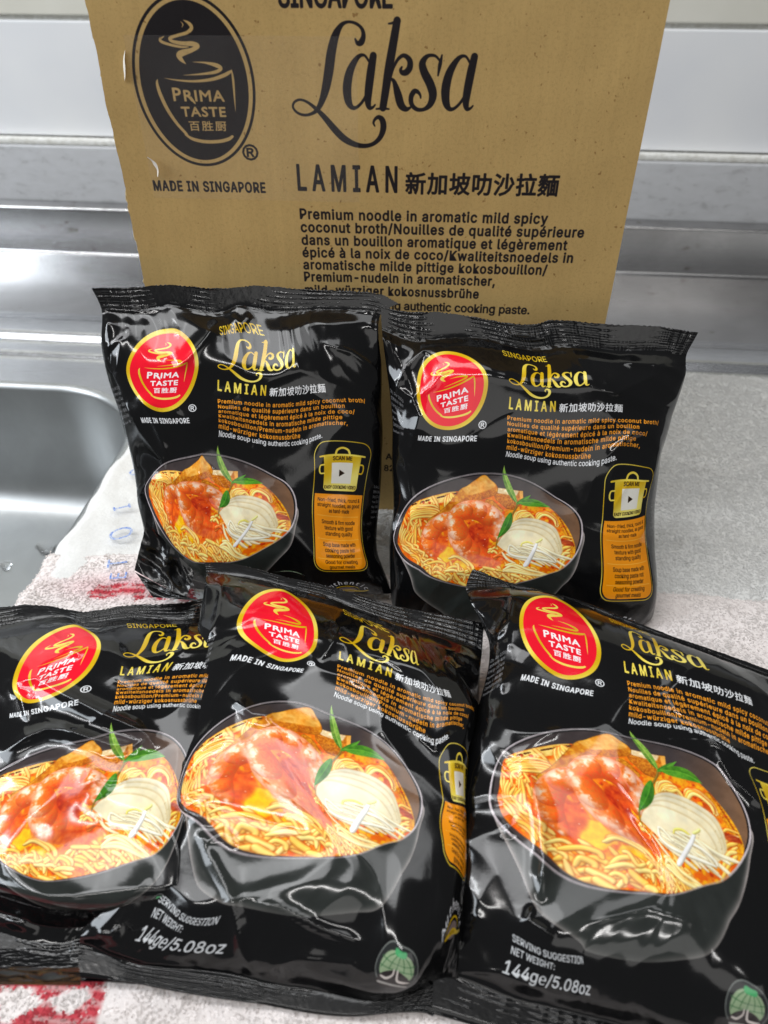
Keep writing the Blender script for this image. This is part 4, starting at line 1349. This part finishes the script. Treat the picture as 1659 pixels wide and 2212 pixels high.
def flap(name, quad, oy, seed, parent, mat, amp=.25, n=26):
    """a folded piece of film spanning four surveyed corners; oy gives each corner's distance"""
    C = [EYE + rays(q) * (y / rays(q)[1]) for q, y in zip(quad, oy)]
    u, v = np.meshgrid(np.linspace(0, 1, n), np.linspace(0, 1, n))
    P = ((1 - u) * (1 - v))[..., None] * C[0] + (u * (1 - v))[..., None] * C[1] + (u * v)[..., None] * C[2] + ((1 - u) * v)[..., None] * C[3]
    nr = np.cross(C[1] - C[0], C[3] - C[0])
    nr /= np.linalg.norm(nr)
    w = amp * .01 * (np.sqrt(perlin(u * 2.1 + seed, v * 2.3, seed) ** 2 + .004) * 1.6 + .3 * np.sqrt(perlin(u * 5, v * 5, seed + 1) ** 2 + .01))
    P = P + nr * w[..., None] * (np.sin(math.pi * u) * np.sin(math.pi * v) + .3)[..., None]
    P[..., 2] = np.maximum(P[..., 2], .0065)
    return link(name, mesh_np(name, P.reshape(-1, 3), grid_faces(n, n)), mat, parent)


flap('corner_fold', [(316, 1128), (420, 1236), (402, 1296), (290, 1232)], (.276, .262, .250, .262), 4, P_A, M_BACK, .5)
flap('corner_fold', [(292, 1236), (400, 1292), (450, 1300), (330, 1290)], (.262, .250, .246, .252), 9, P_A, M_BACK, .3)
flap('folded_seal', [(-60, 2088), (172, 2090), (176, 2127), (-60, 2126)], (.0945, .094, .0862, .0864), 14, P_C, M_BACK, .12)
# ------------------------------------------------------------------ the carton behind the packets
PSI = math.radians(3.4)
BEX = Vector((math.cos(PSI), -math.sin(PSI), 0))
BIN = Vector((math.sin(PSI), math.cos(PSI), 0))         # into the carton
BO = Vector((0, .369, 0))


def bpt(x, z, d=0.0):
    p = BO + BEX * (x * .01) + BIN * (d * .01)
    return (p.x, p.y, z * .01)


M_CARTON, nt, b = new_mat('corrugated_board', rough=.75, spec=.25)
ic = image_node(nt, BOX_IMG)
oc = coords(nt)
fib = ramp(nt, noise(nt, 900, 4, .7, oc), [(.25, (.80, .80, .78)), (.5, (.97, .97, .97)), (.8, (1.0, 1.0, 1.0))])
flute = ramp(nt, noise(nt, 260, 2, .5, coords(nt, scale=(1, 1, .06))), [(.3, (.95, .95, .95)), (.7, (1, 1, 1))])
spk = ramp(nt, noise(nt, 420, 1, .5, oc), [(.22, (.6, .52, .45)), (.28, (1, 1, 1))])
c = mixmul(nt, mixmul(nt, mixmul(nt, ic, fib), flute), spk)
nt.links.new(c, b.inputs['Base Color'])
bump(nt, b, noise(nt, 300, 3, .6, coords(nt, scale=(1, 1, .15))), .18, .0006)
M_KRAFT, nt, b = new_mat('plain_board', lin(160, 138, 90), .8, spec=.2)
nt.links.new(ramp(nt, noise(nt, 500, 4, .6, coords(nt)), [(.3, lin(140, 118, 74)), (.7, lin(172, 150, 104))]), b.inputs['Base Color'])
M_TORN, nt, b = new_mat('torn_board', lin(190, 168, 124), .9, spec=.1)
nt.links.new(ramp(nt, noise(nt, 700, 3, .6, coords(nt)), [(.35, lin(120, 98, 64)), (.6, lin(190, 168, 122))]), b.inputs['Base Color'])
M_FIBRE, nt, b = new_mat('paper_fibre', lin(226, 222, 212), .8, spec=.2)
M_TAPE, nt, b = new_mat('clear_tape', lin(214, 210, 206), .32, spec=.5)
b.inputs['Alpha'].default_value = .05
bump(nt, b, noise(nt, 160, 3, .6, coords(nt)), .3, .0008)

carton = thing('carton', 'open brown corrugated carton printed in black, standing behind the packets', 'cardboard box', tuple(bpt(0, 0)))
gx, gz = np.linspace(BX0, BX1, 90), np.linspace(.15, BY1, 160)
X, Z = np.meshgrid(gx, gz)
rg = np.random.default_rng(5)
jag = np.convolve(rg.normal(0, .035, 166), np.ones(3) / 3, 'same')[3:163] + .02 * np.sin(gz * 1.3)
Xj = X + jag[:, None] * np.clip(1 - (X - BX0) / .6, 0, 1)
warpd = .10 * perlin(X * .12, Z * .12, 3) + .03 * perlin(X * .5, Z * .4, 4)
V = np.array([bpt(x, z, d) for x, z, d in zip(Xj.ravel(), Z.ravel(), warpd.ravel())])
UVb = np.stack([(X.ravel() - BX0) / (BX1 - BX0), (Z.ravel() - BY0) / (BY1 - BY0)], -1)
Fq = grid_faces(160, 90)
link('front_panel', mesh_np('front_panel', V, Fq, UVb), M_CARTON, carton)
# torn edge at the left: a ragged strip with the flutes showing
e0 = V.reshape(160, 90, 3)[:, 0]
out = []
for i in range(160):
    w = .05 + .06 * rg.random()
    out.append(np.array(bpt(Xj[i, 0] - w, Z[i, 0] + .05 * rg.normal(), .12 + .25 * rg.random())))
for i in range(160):
    out.append(np.array(bpt(Xj[i, 0] + .02, Z[i, 0], .45)))
ev = np.vstack([e0, np.array(out)])
ef = [[i, i + 1, 160 + i + 1, 160 + i] for i in range(159)] + [[160 + i, 161 + i, 321 + i, 320 + i] for i in range(159)]
link('torn_edge', mesh_np('torn_edge', ev, np.array(ef)[:, ::-1]), M_TORN, carton, False)


def slab(name, corners, t, mat, parent):
    """quad corners (x,z,d) thickened by vector t"""
    bm = bmesh.new()
    a = [bm.verts.new(bpt(*c)) for c in corners]
    q = [bm.verts.new(Vector(bpt(*c)) + t) for c in corners]
    bm.faces.new(a)
    bm.faces.new(q[::-1])
    for i in range(4):
        bm.faces.new((a[i], q[i], q[(i + 1) % 4], a[(i + 1) % 4])[::-1])
    bmesh.ops.recalc_face_normals(bm, faces=bm.faces)
    bmesh.ops.bevel(bm, geom=bm.edges[:], offset=.0008, segments=1, affect='EDGES')
    return bm_obj(name, bm, mat, parent)


slab('side_panel', [(BX0 + .1, .15, .5), (BX0 + .1, .15, 16), (BX0 + .1, 29.8, 16), (BX0 + .1, 29.8, .5)], BEX * .004, M_KRAFT, carton)
slab('side_panel', [(BX1 - .02, .15, .3), (BX1 - .02, .15, 16), (BX1 - .02, 29.8, 16), (BX1 - .02, 29.8, .3)], BEX * -.004, M_KRAFT, carton)
slab('back_panel', [(BX0 + .1, .15, 16.1), (BX1 - .02, .15, 16.1), (BX1 - .02, 29.8, 16.1), (BX0 + .1, 29.8, 16.1)], BIN * .004, M_KRAFT, carton)
slab('base_panel', [(BX0 + .6, .2, .5), (BX1 - .6, .2, .5), (BX1 - .6, .2, 15.9), (BX0 + .6, .2, 15.9)], Vector((0, 0, .004)), M_KRAFT, carton)
# strip of clear tape over the emblem, lying on the board
tx, tz = np.linspace(-11.0, -1.15, 40), np.linspace(18.9, 25.57, 30)
TX, TZ = np.meshgrid(tx, tz)
td = .10 * perlin(TX * .12, TZ * .12, 3) + .03 * perlin(TX * .5, TZ * .4, 4) - .035
link('packing_tape', mesh_np('packing_tape', np.array([bpt(x, z, d) for x, z, d in zip(TX.ravel(), TZ.ravel(), td.ravel())]), grid_faces(30, 40)), M_TAPE, carton)


def shred(pts, parent):
    P = catmull(pts, 6)
    d = np.gradient(P[:, :2], axis=0)
    nn = np.column_stack([-d[:, 1], d[:, 0]]) / (np.hypot(d[:, 0], d[:, 1])[:, None] + 1e-9)
    Lf, Rt = P[:, :2] + nn * P[:, 2:3] * .5, P[:, :2] - nn * P[:, 2:3] * .5
    v = [bpt(a[0], a[1], -.10 - .12 * math.sin(3.1 * i / len(P))) for i, a in enumerate(Lf)] + [bpt(a[0], a[1], -.06) for a in Rt]
    n = len(P)
    link('paper_shred', mesh_np('paper_shred', np.array(v), np.array([[i, i + 1, n + i + 1, n + i] for i in range(n - 1)])), M_FIBRE, parent)


shred([(-11.05, 25.0, .02), (-11.15, 24.7, .09), (-11.2, 24.4, .14), (-11.25, 24.1, .1), (-11.32, 23.85, .02)], carton)
shred([(-10.95, 20.75, .05), (-10.75, 20.62, .12), (-10.62, 20.45, .22), (-10.55, 20.2, .12), (-10.62, 19.9, .05)], carton)

# ------------------------------------------------------------------ sink, back wall and tiles
KY = math.radians(5.5)
KC = Vector((0.0, .60, 0))


def kpt(x, y, z):
    c, s = math.cos(KY), math.sin(KY)
    dx, dy = x - KC.x, y - KC.y
    return Vector((KC.x + dx * c + dy * s, KC.y - dx * s + dy * c, z))


def steel(name, base, r0, r1, brush=(1, 60, 60), spots=False, bmp=.06):
    m, nt, b = new_mat(name, base, .3, 1.0)
    oc = coords(nt)
    br = noise(nt, 26, 4, .65, coords(nt, scale=brush))
    mr = nt.nodes.new('ShaderNodeMapRange')
    mr.inputs['To Min'].default_value = r0
    mr.inputs['To Max'].default_value = r1
    nt.links.new(br, mr.inputs['Value'])
    nt.links.new(mr.outputs['Result'], b.inputs['Roughness'])
    dull = ramp(nt, noise(nt, 14, 4, .6, oc, .6), [(.35, tuple(.86 * v for v in base)), (.65, base)])
    if spots:
        sp = ramp(nt, noise(nt, 95, 2, .55, oc), [(.27, (.62, .58, .54)), (.34, (1, 1, 1))])
        dull = mixmul(nt, dull, sp)
    nt.links.new(dull, b.inputs['Base Color'])
    bump(nt, b, br, bmp, .0006)
    return m


M_STEEL = steel('brushed_steel', (.55, .545, .545), .13, .30, spots=True)
M_STEEL2 = steel('polished_rim_steel', (.58, .59, .61), .18, .34)
M_BOWL = steel('satin_bowl_steel', (.42, .43, .43), .34, .5, (30, 30, 1), bmp=.03)
M_TILE, nt, b = new_mat('glazed_white_tile', lin(214, 218, 226), .16)
nt.links.new(ramp(nt, noise(nt, 9, 3, .5, coords(nt)), [(.3, lin(228, 230, 234)), (.7, lin(238, 239, 240))]), b.inputs['Base Color'])
M_TILE2, nt, b = new_mat('glazed_cream_tile', lin(206, 204, 192), .2)
nt.links.new(ramp(nt, noise(nt, 11, 3, .5, coords(nt)), [(.3, lin(212, 210, 198)), (.7, lin(226, 224, 214))]), b.inputs['Base Color'])
M_GROUT, nt, b = new_mat('grout', lin(226, 226, 220), .7)
nt.links.new(ramp(nt, noise(nt, 200, 3, .5, coords(nt)), [(.3, lin(206, 204, 196)), (.7, lin(236, 236, 232))]), b.inputs['Base Color'])


def profile_mesh(name, pts, mat, parent, x0=-1.22, x1=1.18, rad=.004, nseg=5, nx=40):
    """sweep a rounded profile (y,z) along the wall"""
    P = [np.array(p, float) for p in pts]
    out = [P[0]]
    for a, b_, c_ in zip(P, P[1:], P[2:]):
        u, v = a - b_, c_ - b_
        lu, lv = np.hypot(*u), np.hypot(*v)
        r = min(rad, .45 * lu, .45 * lv)
        p, q = b_ + u / lu * r, b_ + v / lv * r
        for t in np.linspace(0, 1, nseg):
            out.append((1 - t) ** 2 * p + 2 * t * (1 - t) * b_ + t * t * q)
    out.append(P[-1])
    xs = np.linspace(x0, x1, nx)
    V = np.array([kpt(x, y, z) for (y, z) in out for x in xs])
    return link(name, mesh_np(name, V, grid_faces(len(out), nx)), mat, parent)


wall = thing_wall = bpy.data.objects.new('wall', None)
COL.objects.link(wall)
wall['kind'] = 'structure'
wall.empty_display_size = .05


def kbox(name, x0, x1, y0, y1, z0, z1, mat, parent, bev=.0015):
    bm = bmesh.new()
    v = [bm.verts.new(kpt(x, y, z)) for z in (z0, z1) for y in (y0, y1) for x in (x0, x1)]
    for f in ((0, 1, 5, 4), (1, 3, 7, 5), (3, 2, 6, 7), (2, 0, 4, 6), (4, 5, 7, 6), (2, 3, 1, 0)):
        bm.faces.new([v[i] for i in f])
    bmesh.ops.recalc_face_normals(bm, faces=bm.faces)
    if bev:
        bmesh.ops.bevel(bm, geom=bm.edges[:], offset=bev, segments=2, affect='EDGES', profile=.6)
    return bm_obj(name, bm, mat, parent, False)


kbox('grout_bed', -1.22, 1.18, .803, .83, .104, .83, M_GROUT, wall, 0)
for x0, x1 in ((-1.22, -.624), (-.62, -.022), (-.018, .58), (.584, 1.18)):
    kbox('tile', x0, x1, .797, .812, .1105, .2085, M_TILE, wall)
    kbox('tile', x0, x1, .797, .812, .2125, .412, M_TILE2, wall)
    kbox('tile', x0, x1, .797, .812, .416, .62, M_TILE2, wall)
    kbox('tile', x0, x1, .797, .812, .624, .83, M_TILE2, wall)
kbox('sealant_bead', -1.22, 1.18, .788, .7985, .1035, .1095, M_GROUT, wall, .002)

sink = thing('kitchen_sink', 'stainless steel sink with draining board and stepped upstand against the tiles', 'sink', (0, .45, 0))
M_PANEL, nt, b = new_mat('satin_grey_panel', lin(172, 174, 180), .35, spec=.5)
sp_ = ramp(nt, noise(nt, 60, 4, .6, coords(nt, scale=(1, 1, 2.5)), .5), [(.3, lin(166, 166, 168)), (.42, lin(188, 189, 191)), (.8, lin(198, 199, 202))])
nt.links.new(mixmul(nt, sp_, ramp(nt, noise(nt, 80, 2, .5, coords(nt, scale=(1, 1, 2)), 1.5), [(.25, (.72, .72, .72)), (.3, (1, 1, 1))])), b.inputs['Base Color'])
profile_mesh('splash_panel', [(.803, .1035), (.787, .1035), (.786, .0515), (.7862, .0500)], M_PANEL, sink, rad=.0025)
profile_mesh('upstand', [(.7862, .0500), (.7715, .0480), (.770, .0015), (.66, .0), (.628, .0)], M_STEEL, sink, rad=.003)
profile_mesh('rim_moulding', [(.628, .0), (.612, .0005), (.606, .0055), (.580, .0055), (.572, -.001), (.556, -.001), (.550, -.0045), (.535, -.0045)], M_STEEL2, sink, rad=.0035)
# draining board with the bowl's opening
RX0, RX1, RY0, RY1, RR = -.66, -.168, .06, .512, .085
ring = []
for cx, cy, a0 in ((RX1 - RR, RY1 - RR, 0), (RX0 + RR, RY1 - RR, 90), (RX0 + RR, RY0 + RR, 180), (RX1 - RR, RY0 + RR, 270)):
    for t in range(0, 91, 5):
        a = math.radians(a0 + t)
        ring.append((cx + RR * math.cos(a), cy + RR * math.sin(a)))
ring = np.array(ring)
ctr = ring.mean(0)
bm = bmesh.new()
outer = [(x, .535) for x in np.linspace(1.18, -1.22, 30)] + [(-1.22, y) for y in np.linspace(.5, -.2, 12)] + [(x, -.25) for x in np.linspace(-1.22, 1.18, 30)] + [(1.18, y) for y in np.linspace(-.2, .5, 12)]
vo = [bm.verts.new(kpt(x, y, -.0045)) for x, y in outer]
vi = [bm.verts.new(kpt(x, y, -.0045)) for x, y in ring]
ed = [bm.edges.new((l[i], l[(i + 1) % len(l)])) for l in (vo, vi) for i in range(len(l))]
bmesh.ops.triangle_fill(bm, use_beauty=True, edges=ed)
for f in bm.faces:
    f.normal_update()
    if f.normal.z < 0:
        f.normal_flip()
bm_obj('draining_board', bm, M_STEEL2, sink, False)


def inset(d):
    out = []
    for cx, cy, a0 in ((RX1 - RR, RY1 - RR, 0), (RX0 + RR, RY1 - RR, 90), (RX0 + RR, RY0 + RR, 180), (RX1 - RR, RY0 + RR, 270)):
        for t in range(0, 91, 5):
            a = math.radians(a0 + t)
            out.append((cx + (RR - d) * math.cos(a), cy + (RR - d) * math.sin(a)))
    return out


prof = [(0, -.0045)] + [(.006 * math.sin(t), -.0045 - .006 * (1 - math.cos(t))) for t in np.linspace(.3, 1.5, 5)] + [(.008, -.05), (.010, -.095)]
prof += [(.010 + .028 * (1 - math.cos(t)), -.095 - .028 * math.sin(t)) for t in np.linspace(.2, 1.5, 8)] + [(.07, -.1245)]
loops = [[kpt(x, y, z) for x, y in inset(d)] for d, z in prof]
nr = len(loops[0])
cen = kpt(ctr[0], ctr[1], -.126)
V = [p for l in loops for p in l]
Fb = []
for i in range(len(loops) - 1):
    for j in range(nr):
        Fb.append([i * nr + j, i * nr + (j + 1) % nr, (i + 1) * nr + (j + 1) % nr, (i + 1) * nr + j])
last = (len(loops) - 1) * nr
c0 = len(V)
for s in (.66, .33):
    for p in loops[-1]:
        V.append(cen + (p - cen) * s)
V.append(cen)
for q in range(2):
    A = last if q == 0 else c0
    B = c0 if q == 0 else c0 + nr
    for j in range(nr):
        Fb.append([A + j, A + (j + 1) % nr, B + (j + 1) % nr, B + j])
for j in range(nr):
    Fb.append([c0 + nr + j, c0 + nr + (j + 1) % nr, len(V) - 1, len(V) - 1])
me = bpy.data.meshes.new('bowl')
me.from_pydata([tuple(v) for v in V], [], [f if f[2] != f[3] else f[:3] for f in Fb])
link('bowl', me, M_BOWL, sink)

# ------------------------------------------------------------------ water left in the sink
M_WATER, nt, b = new_mat('water', (1, 1, 1), .02)
b.inputs['Transmission Weight'].default_value = 1.0
b.inputs['IOR'].default_value = 1.33


def drop_mesh(name, seed):
    bm = bmesh.new()
    bmesh.ops.create_uvsphere(bm, u_segments=20, v_segments=12, radius=1)
    r = np.random.default_rng(seed)
    ph = r.random(3) * 6
    for v in bm.verts:
        a = math.atan2(v.co.y, v.co.x)
        k = 1 + .18 * math.sin(2 * a + ph[0]) + .1 * math.sin(3 * a + ph[1])
        v.co.x *= k
        v.co.y *= k
        v.co.z = max(v.co.z, -.15) * .45
    me = bpy.data.meshes.new(name)
    bm.to_mesh(me)
    bm.free()
    return me


dm = [drop_mesh('water_drop', s) for s in (1, 2, 3)]
drops = [(100, 1183, 8.5, 'largest water drop on the sink floor, ragged outline'), (178, 1127, 5, 'round water drop right of the largest one on the sink floor'),
         (183, 1078, 3.5, 'small water drop farthest back on the sink floor'), (6, 1066, 4, 'water drop on the sink floor at the left picture edge'),
         (14, 1222, 5, 'pale water drop on the sink floor below the one at the picture edge'), (150, 1165, 2.2, 'tiny water drop between the two biggest ones in the sink')]
for i, (x, y, s, lab) in enumerate(drops):
    p = on_z(x, y, -.1243)
    o = link('water_drop', dm[i % 3], None, None)
    if not dm[i % 3].materials:
        dm[i % 3].materials.append(M_WATER)
    o.location = p
    o.scale = (s * .001, s * .001, s * .001)
    o.rotation_euler = (0, 0, i * 1.3)
    tag(o, lab, 'water drop', 'water drops in the sink')

# ------------------------------------------------------------------ towels
def towel_mat(name):
    m, nt, b = new_mat(name, rough=.95, spec=.1)
    at = nt.nodes.new('ShaderNodeVertexColor')
    at.layer_name = 'weave'
    oc = coords(nt)
    v = ramp(nt, noise(nt, 520, 3, .6, oc), [(.25, (.92, .92, .92)), (.65, (1, 1, 1))])
    nt.links.new(mixmul(nt, at.outputs['Color'], v), b.inputs['Base Color'])
    b.inputs['Sheen Weight'].default_value = .25
    bump(nt, b, noise(nt, 700, 3, .6, oc), .3, .001)
    return m


M_TERRY = towel_mat('terry_cotton')
WHITE = np.array(lin(234, 234, 232))
WARM = np.array(lin(240, 232, 229))
RED = np.array(lin(200, 44, 62))


def add_col(me, cols):
    at = me.color_attributes.new('weave', 'FLOAT_COLOR', 'POINT')
    at.data.foreach_set('color', np.column_stack([cols, np.ones(len(cols))]).astype(np.float32).ravel())


def towel(label, x0, x1, y0, y1, base, z0, colf, seed, skew=0.0, hang=-.160, pile=60000, bare=-9.0, plen=1.0):
    nx, ny = int((x1 - x0) / .0016), int((y1 - y0) / .0016)
    xs, ys = np.linspace(x0, x1, nx), np.linspace(y0, y1, ny)
    X, Y = np.meshgrid(xs, ys)
    edge = hang + .004 * perlin(Y * 30, Y * 0, seed) + skew * (Y - .3)
    Yw = Y + .0035 * perlin(X * 14, X * 0, seed + 1) * sstep(y1 - .06, y1, Y)
    # over the rim of the sink the cloth turns down
    over = np.clip(edge - X, 0, None)
    Z = z0 + .0022 * perlin(X * 22, Yw * 22, seed + 2) + .0008 * perlin(X * 70, Yw * 70, seed + 3) + .0003 * perlin(X * 330, Yw * 330, seed + 4)
    Xd = np.where(over > 0, edge - .010 * (1 - np.exp(-over / .008)), X)
    Z = Z - np.where(over > 0, np.maximum(over - .006, 0) + .004 * (1 - np.exp(-over / .006)), 0)
    hem = sstep(y1 - .004, y1, Y)
    Z = Z * (1 - hem) + np.minimum(Z, .001) * hem
    c, s = math.cos(KY), math.sin(KY)
    dx, dy = Xd - KC.x, Yw - KC.y
    V = np.stack([KC.x + dx * c + dy * s, KC.y - dx * s + dy * c, Z], -1).reshape(-1, 3)
    me = mesh_np('cloth', V, grid_faces(ny, nx))
    cols = colf(V)
    add_col(me, cols)
    t = thing('towel', label, 'towel', (float(V[:, 0].mean()), float(V[:, 1].mean()), 0), 'towels spread beside the sink')
    cl = link('cloth', me, M_TERRY, t)
    # looped pile: short bent blades rooted all over the cloth
    rg = np.random.default_rng(seed + 9)
    N = grid_faces(ny, nx)
    seen = np.nonzero((V[:, 0] > -.24) & (V[:, 0] < .36) & (V[:, 2] > z0 - .006))[0]
    idx = seen[rg.integers(0, len(seen), pile)]
    keep = (V[idx, 2] > z0 - .006) & (V[idx, 0] > bare)
    idx = idx[keep]
    n = len(idx)
    root = V[idx] + rg.normal(0, .0006, (n, 3)) * (1, 1, 0)
    ang = 1.1 * perlin(root[:, 0] * 60, root[:, 1] * 60, seed + 5) * 3 + rg.normal(0, .7, n) - .6
    L = rg.uniform(.0010, .0020, n) * plen
    w = rg.uniform(.0003, .0006, n)
    d = np.stack([np.cos(ang), np.sin(ang), np.zeros(n)], -1)
    sd = np.stack([-np.sin(ang), np.cos(ang), np.zeros(n)], -1)
    p0, p1 = root - sd * w[:, None], root + sd * w[:, None]
    lift = rg.uniform(.0002, .0007, n)[:, None] * plen * np.array([0, 0, 1.0])
    m0, m1 = p0 + d * L[:, None] * .5 + lift, p1 + d * L[:, None] * .5 + lift
    tip = root + d * L[:, None] + lift * .4
    VV = np.stack([p0, p1, m1, m0, tip], 1).reshape(-1, 3)
    k = np.arange(n)[:, None] * 5
    tri = np.vstack([np.hstack([k + 1, k, k + 2]), np.hstack([k + 2, k, k + 3]), np.hstack([k + 2, k + 3, k + 4])])
    up = np.repeat(np.array([0, 0, 1.0])[None] + .45 * d, 5, 0)
    up /= np.linalg.norm(up, axis=1)[:, None]
    pm = mesh_np('pile', VV, tri, None, up)
    add_col(pm, np.repeat(cols[idx] * rg.uniform(.94, 1.06, (n, 1)), 5, 0))
    po = link('pile', pm, M_TERRY, t)
    po['kind'] = 'stuff'
    return t


def plain(V):
    return np.tile(WHITE, (len(V), 1))


def patterned(V):
    c = np.tile(WARM, (len(V), 1))
    x, y = V[:, 0], V[:, 1]
    n = perlin(x * 90, y * 90, 3) * .004
    blob = lambda cx, cy, rx, ry: ((x - cx + n) / rx) ** 2 + ((y - cy + n) / ry) ** 2 < 1
    r = (x + n * .4 < -.0985) & (y + n < .1045) & (y > .03)
    r &= ~(blob(-.129, .0945, .0085, .0045) | blob(-.111, .0955, .006, .0036) | blob(-.126, .0815, .008, .0042) | blob(-.108, .081, .006, .005))
    s = blob(-.142, .2945, .021, .0064) & ~(blob(-.143, .2905, .008, .0022) | blob(-.131, .2945, .003, .004))
    s |= blob(-.113, .291, .012, .0035)
    k = (r | s)
    m = (np.sin(x * 3900 + 1.5 * np.floor(y * 620) ) > -.55)
    c[k] = RED * .95 + WARM * .05
    c[k & ~m] = RED * .55 + WARM * .45
    soft = np.exp(-(((x + .14) / .035) ** 2 + ((y - .299) / .010) ** 2)) * ~k
    c = c * (1 - .6 * soft[:, None]) + np.array(lin(222, 150, 160)) * (.6 * soft[:, None])
    return c


t1 = towel('white towel spread behind the packets, blue letters along its edge over the sink', -.205, .62, .27, .566, 0, .0030, plain, 31, pile=150000, bare=-.10)
t2 = towel('pinkish white terry towel with a red woven pattern, under the front packets', -.212, .50, .015, .312, 0, .0048, patterned, 61, skew=.0, hang=-.164, pile=150000, plen=.65)
M_BLUE, nt, b = new_mat('faded_blue_print', lin(120, 150, 214), .9, spec=.1)
nt.links.new(ramp(nt, noise(nt, 600, 2, .5, coords(nt)), [(.4, lin(104, 140, 216)), (.6, lin(196, 206, 226))]), b.inputs['Base Color'])
for ch, pxy, s, rot in (('S', (300, 1018), .019, 112), ('I', (264, 1096), .017, 112), ('O', (262, 1152), .022, 120), ('T', (254, 1216), .018, 100), ('E', (256, 1243), .015, 96)):
    t = text_tris(ch, INTER).astype(float)
    t = t - (t.min((0, 1)) + t.max((0, 1))) / 2
    a = math.radians(rot)
    p = on_z(*pxy, .0068)
    R = np.array([[math.cos(a), -math.sin(a)], [math.sin(a), math.cos(a)]])
    q = (t.reshape(-1, 2) * s * (1.0, 1.2)) @ R.T + p[:2]
    V = np.column_stack([q, np.full(len(q), .0068)])
    tr = np.arange(len(V)).reshape(-1, 3)
    link('printed_letter', mesh_np('printed_letter', V, tr), M_BLUE, t1, False)
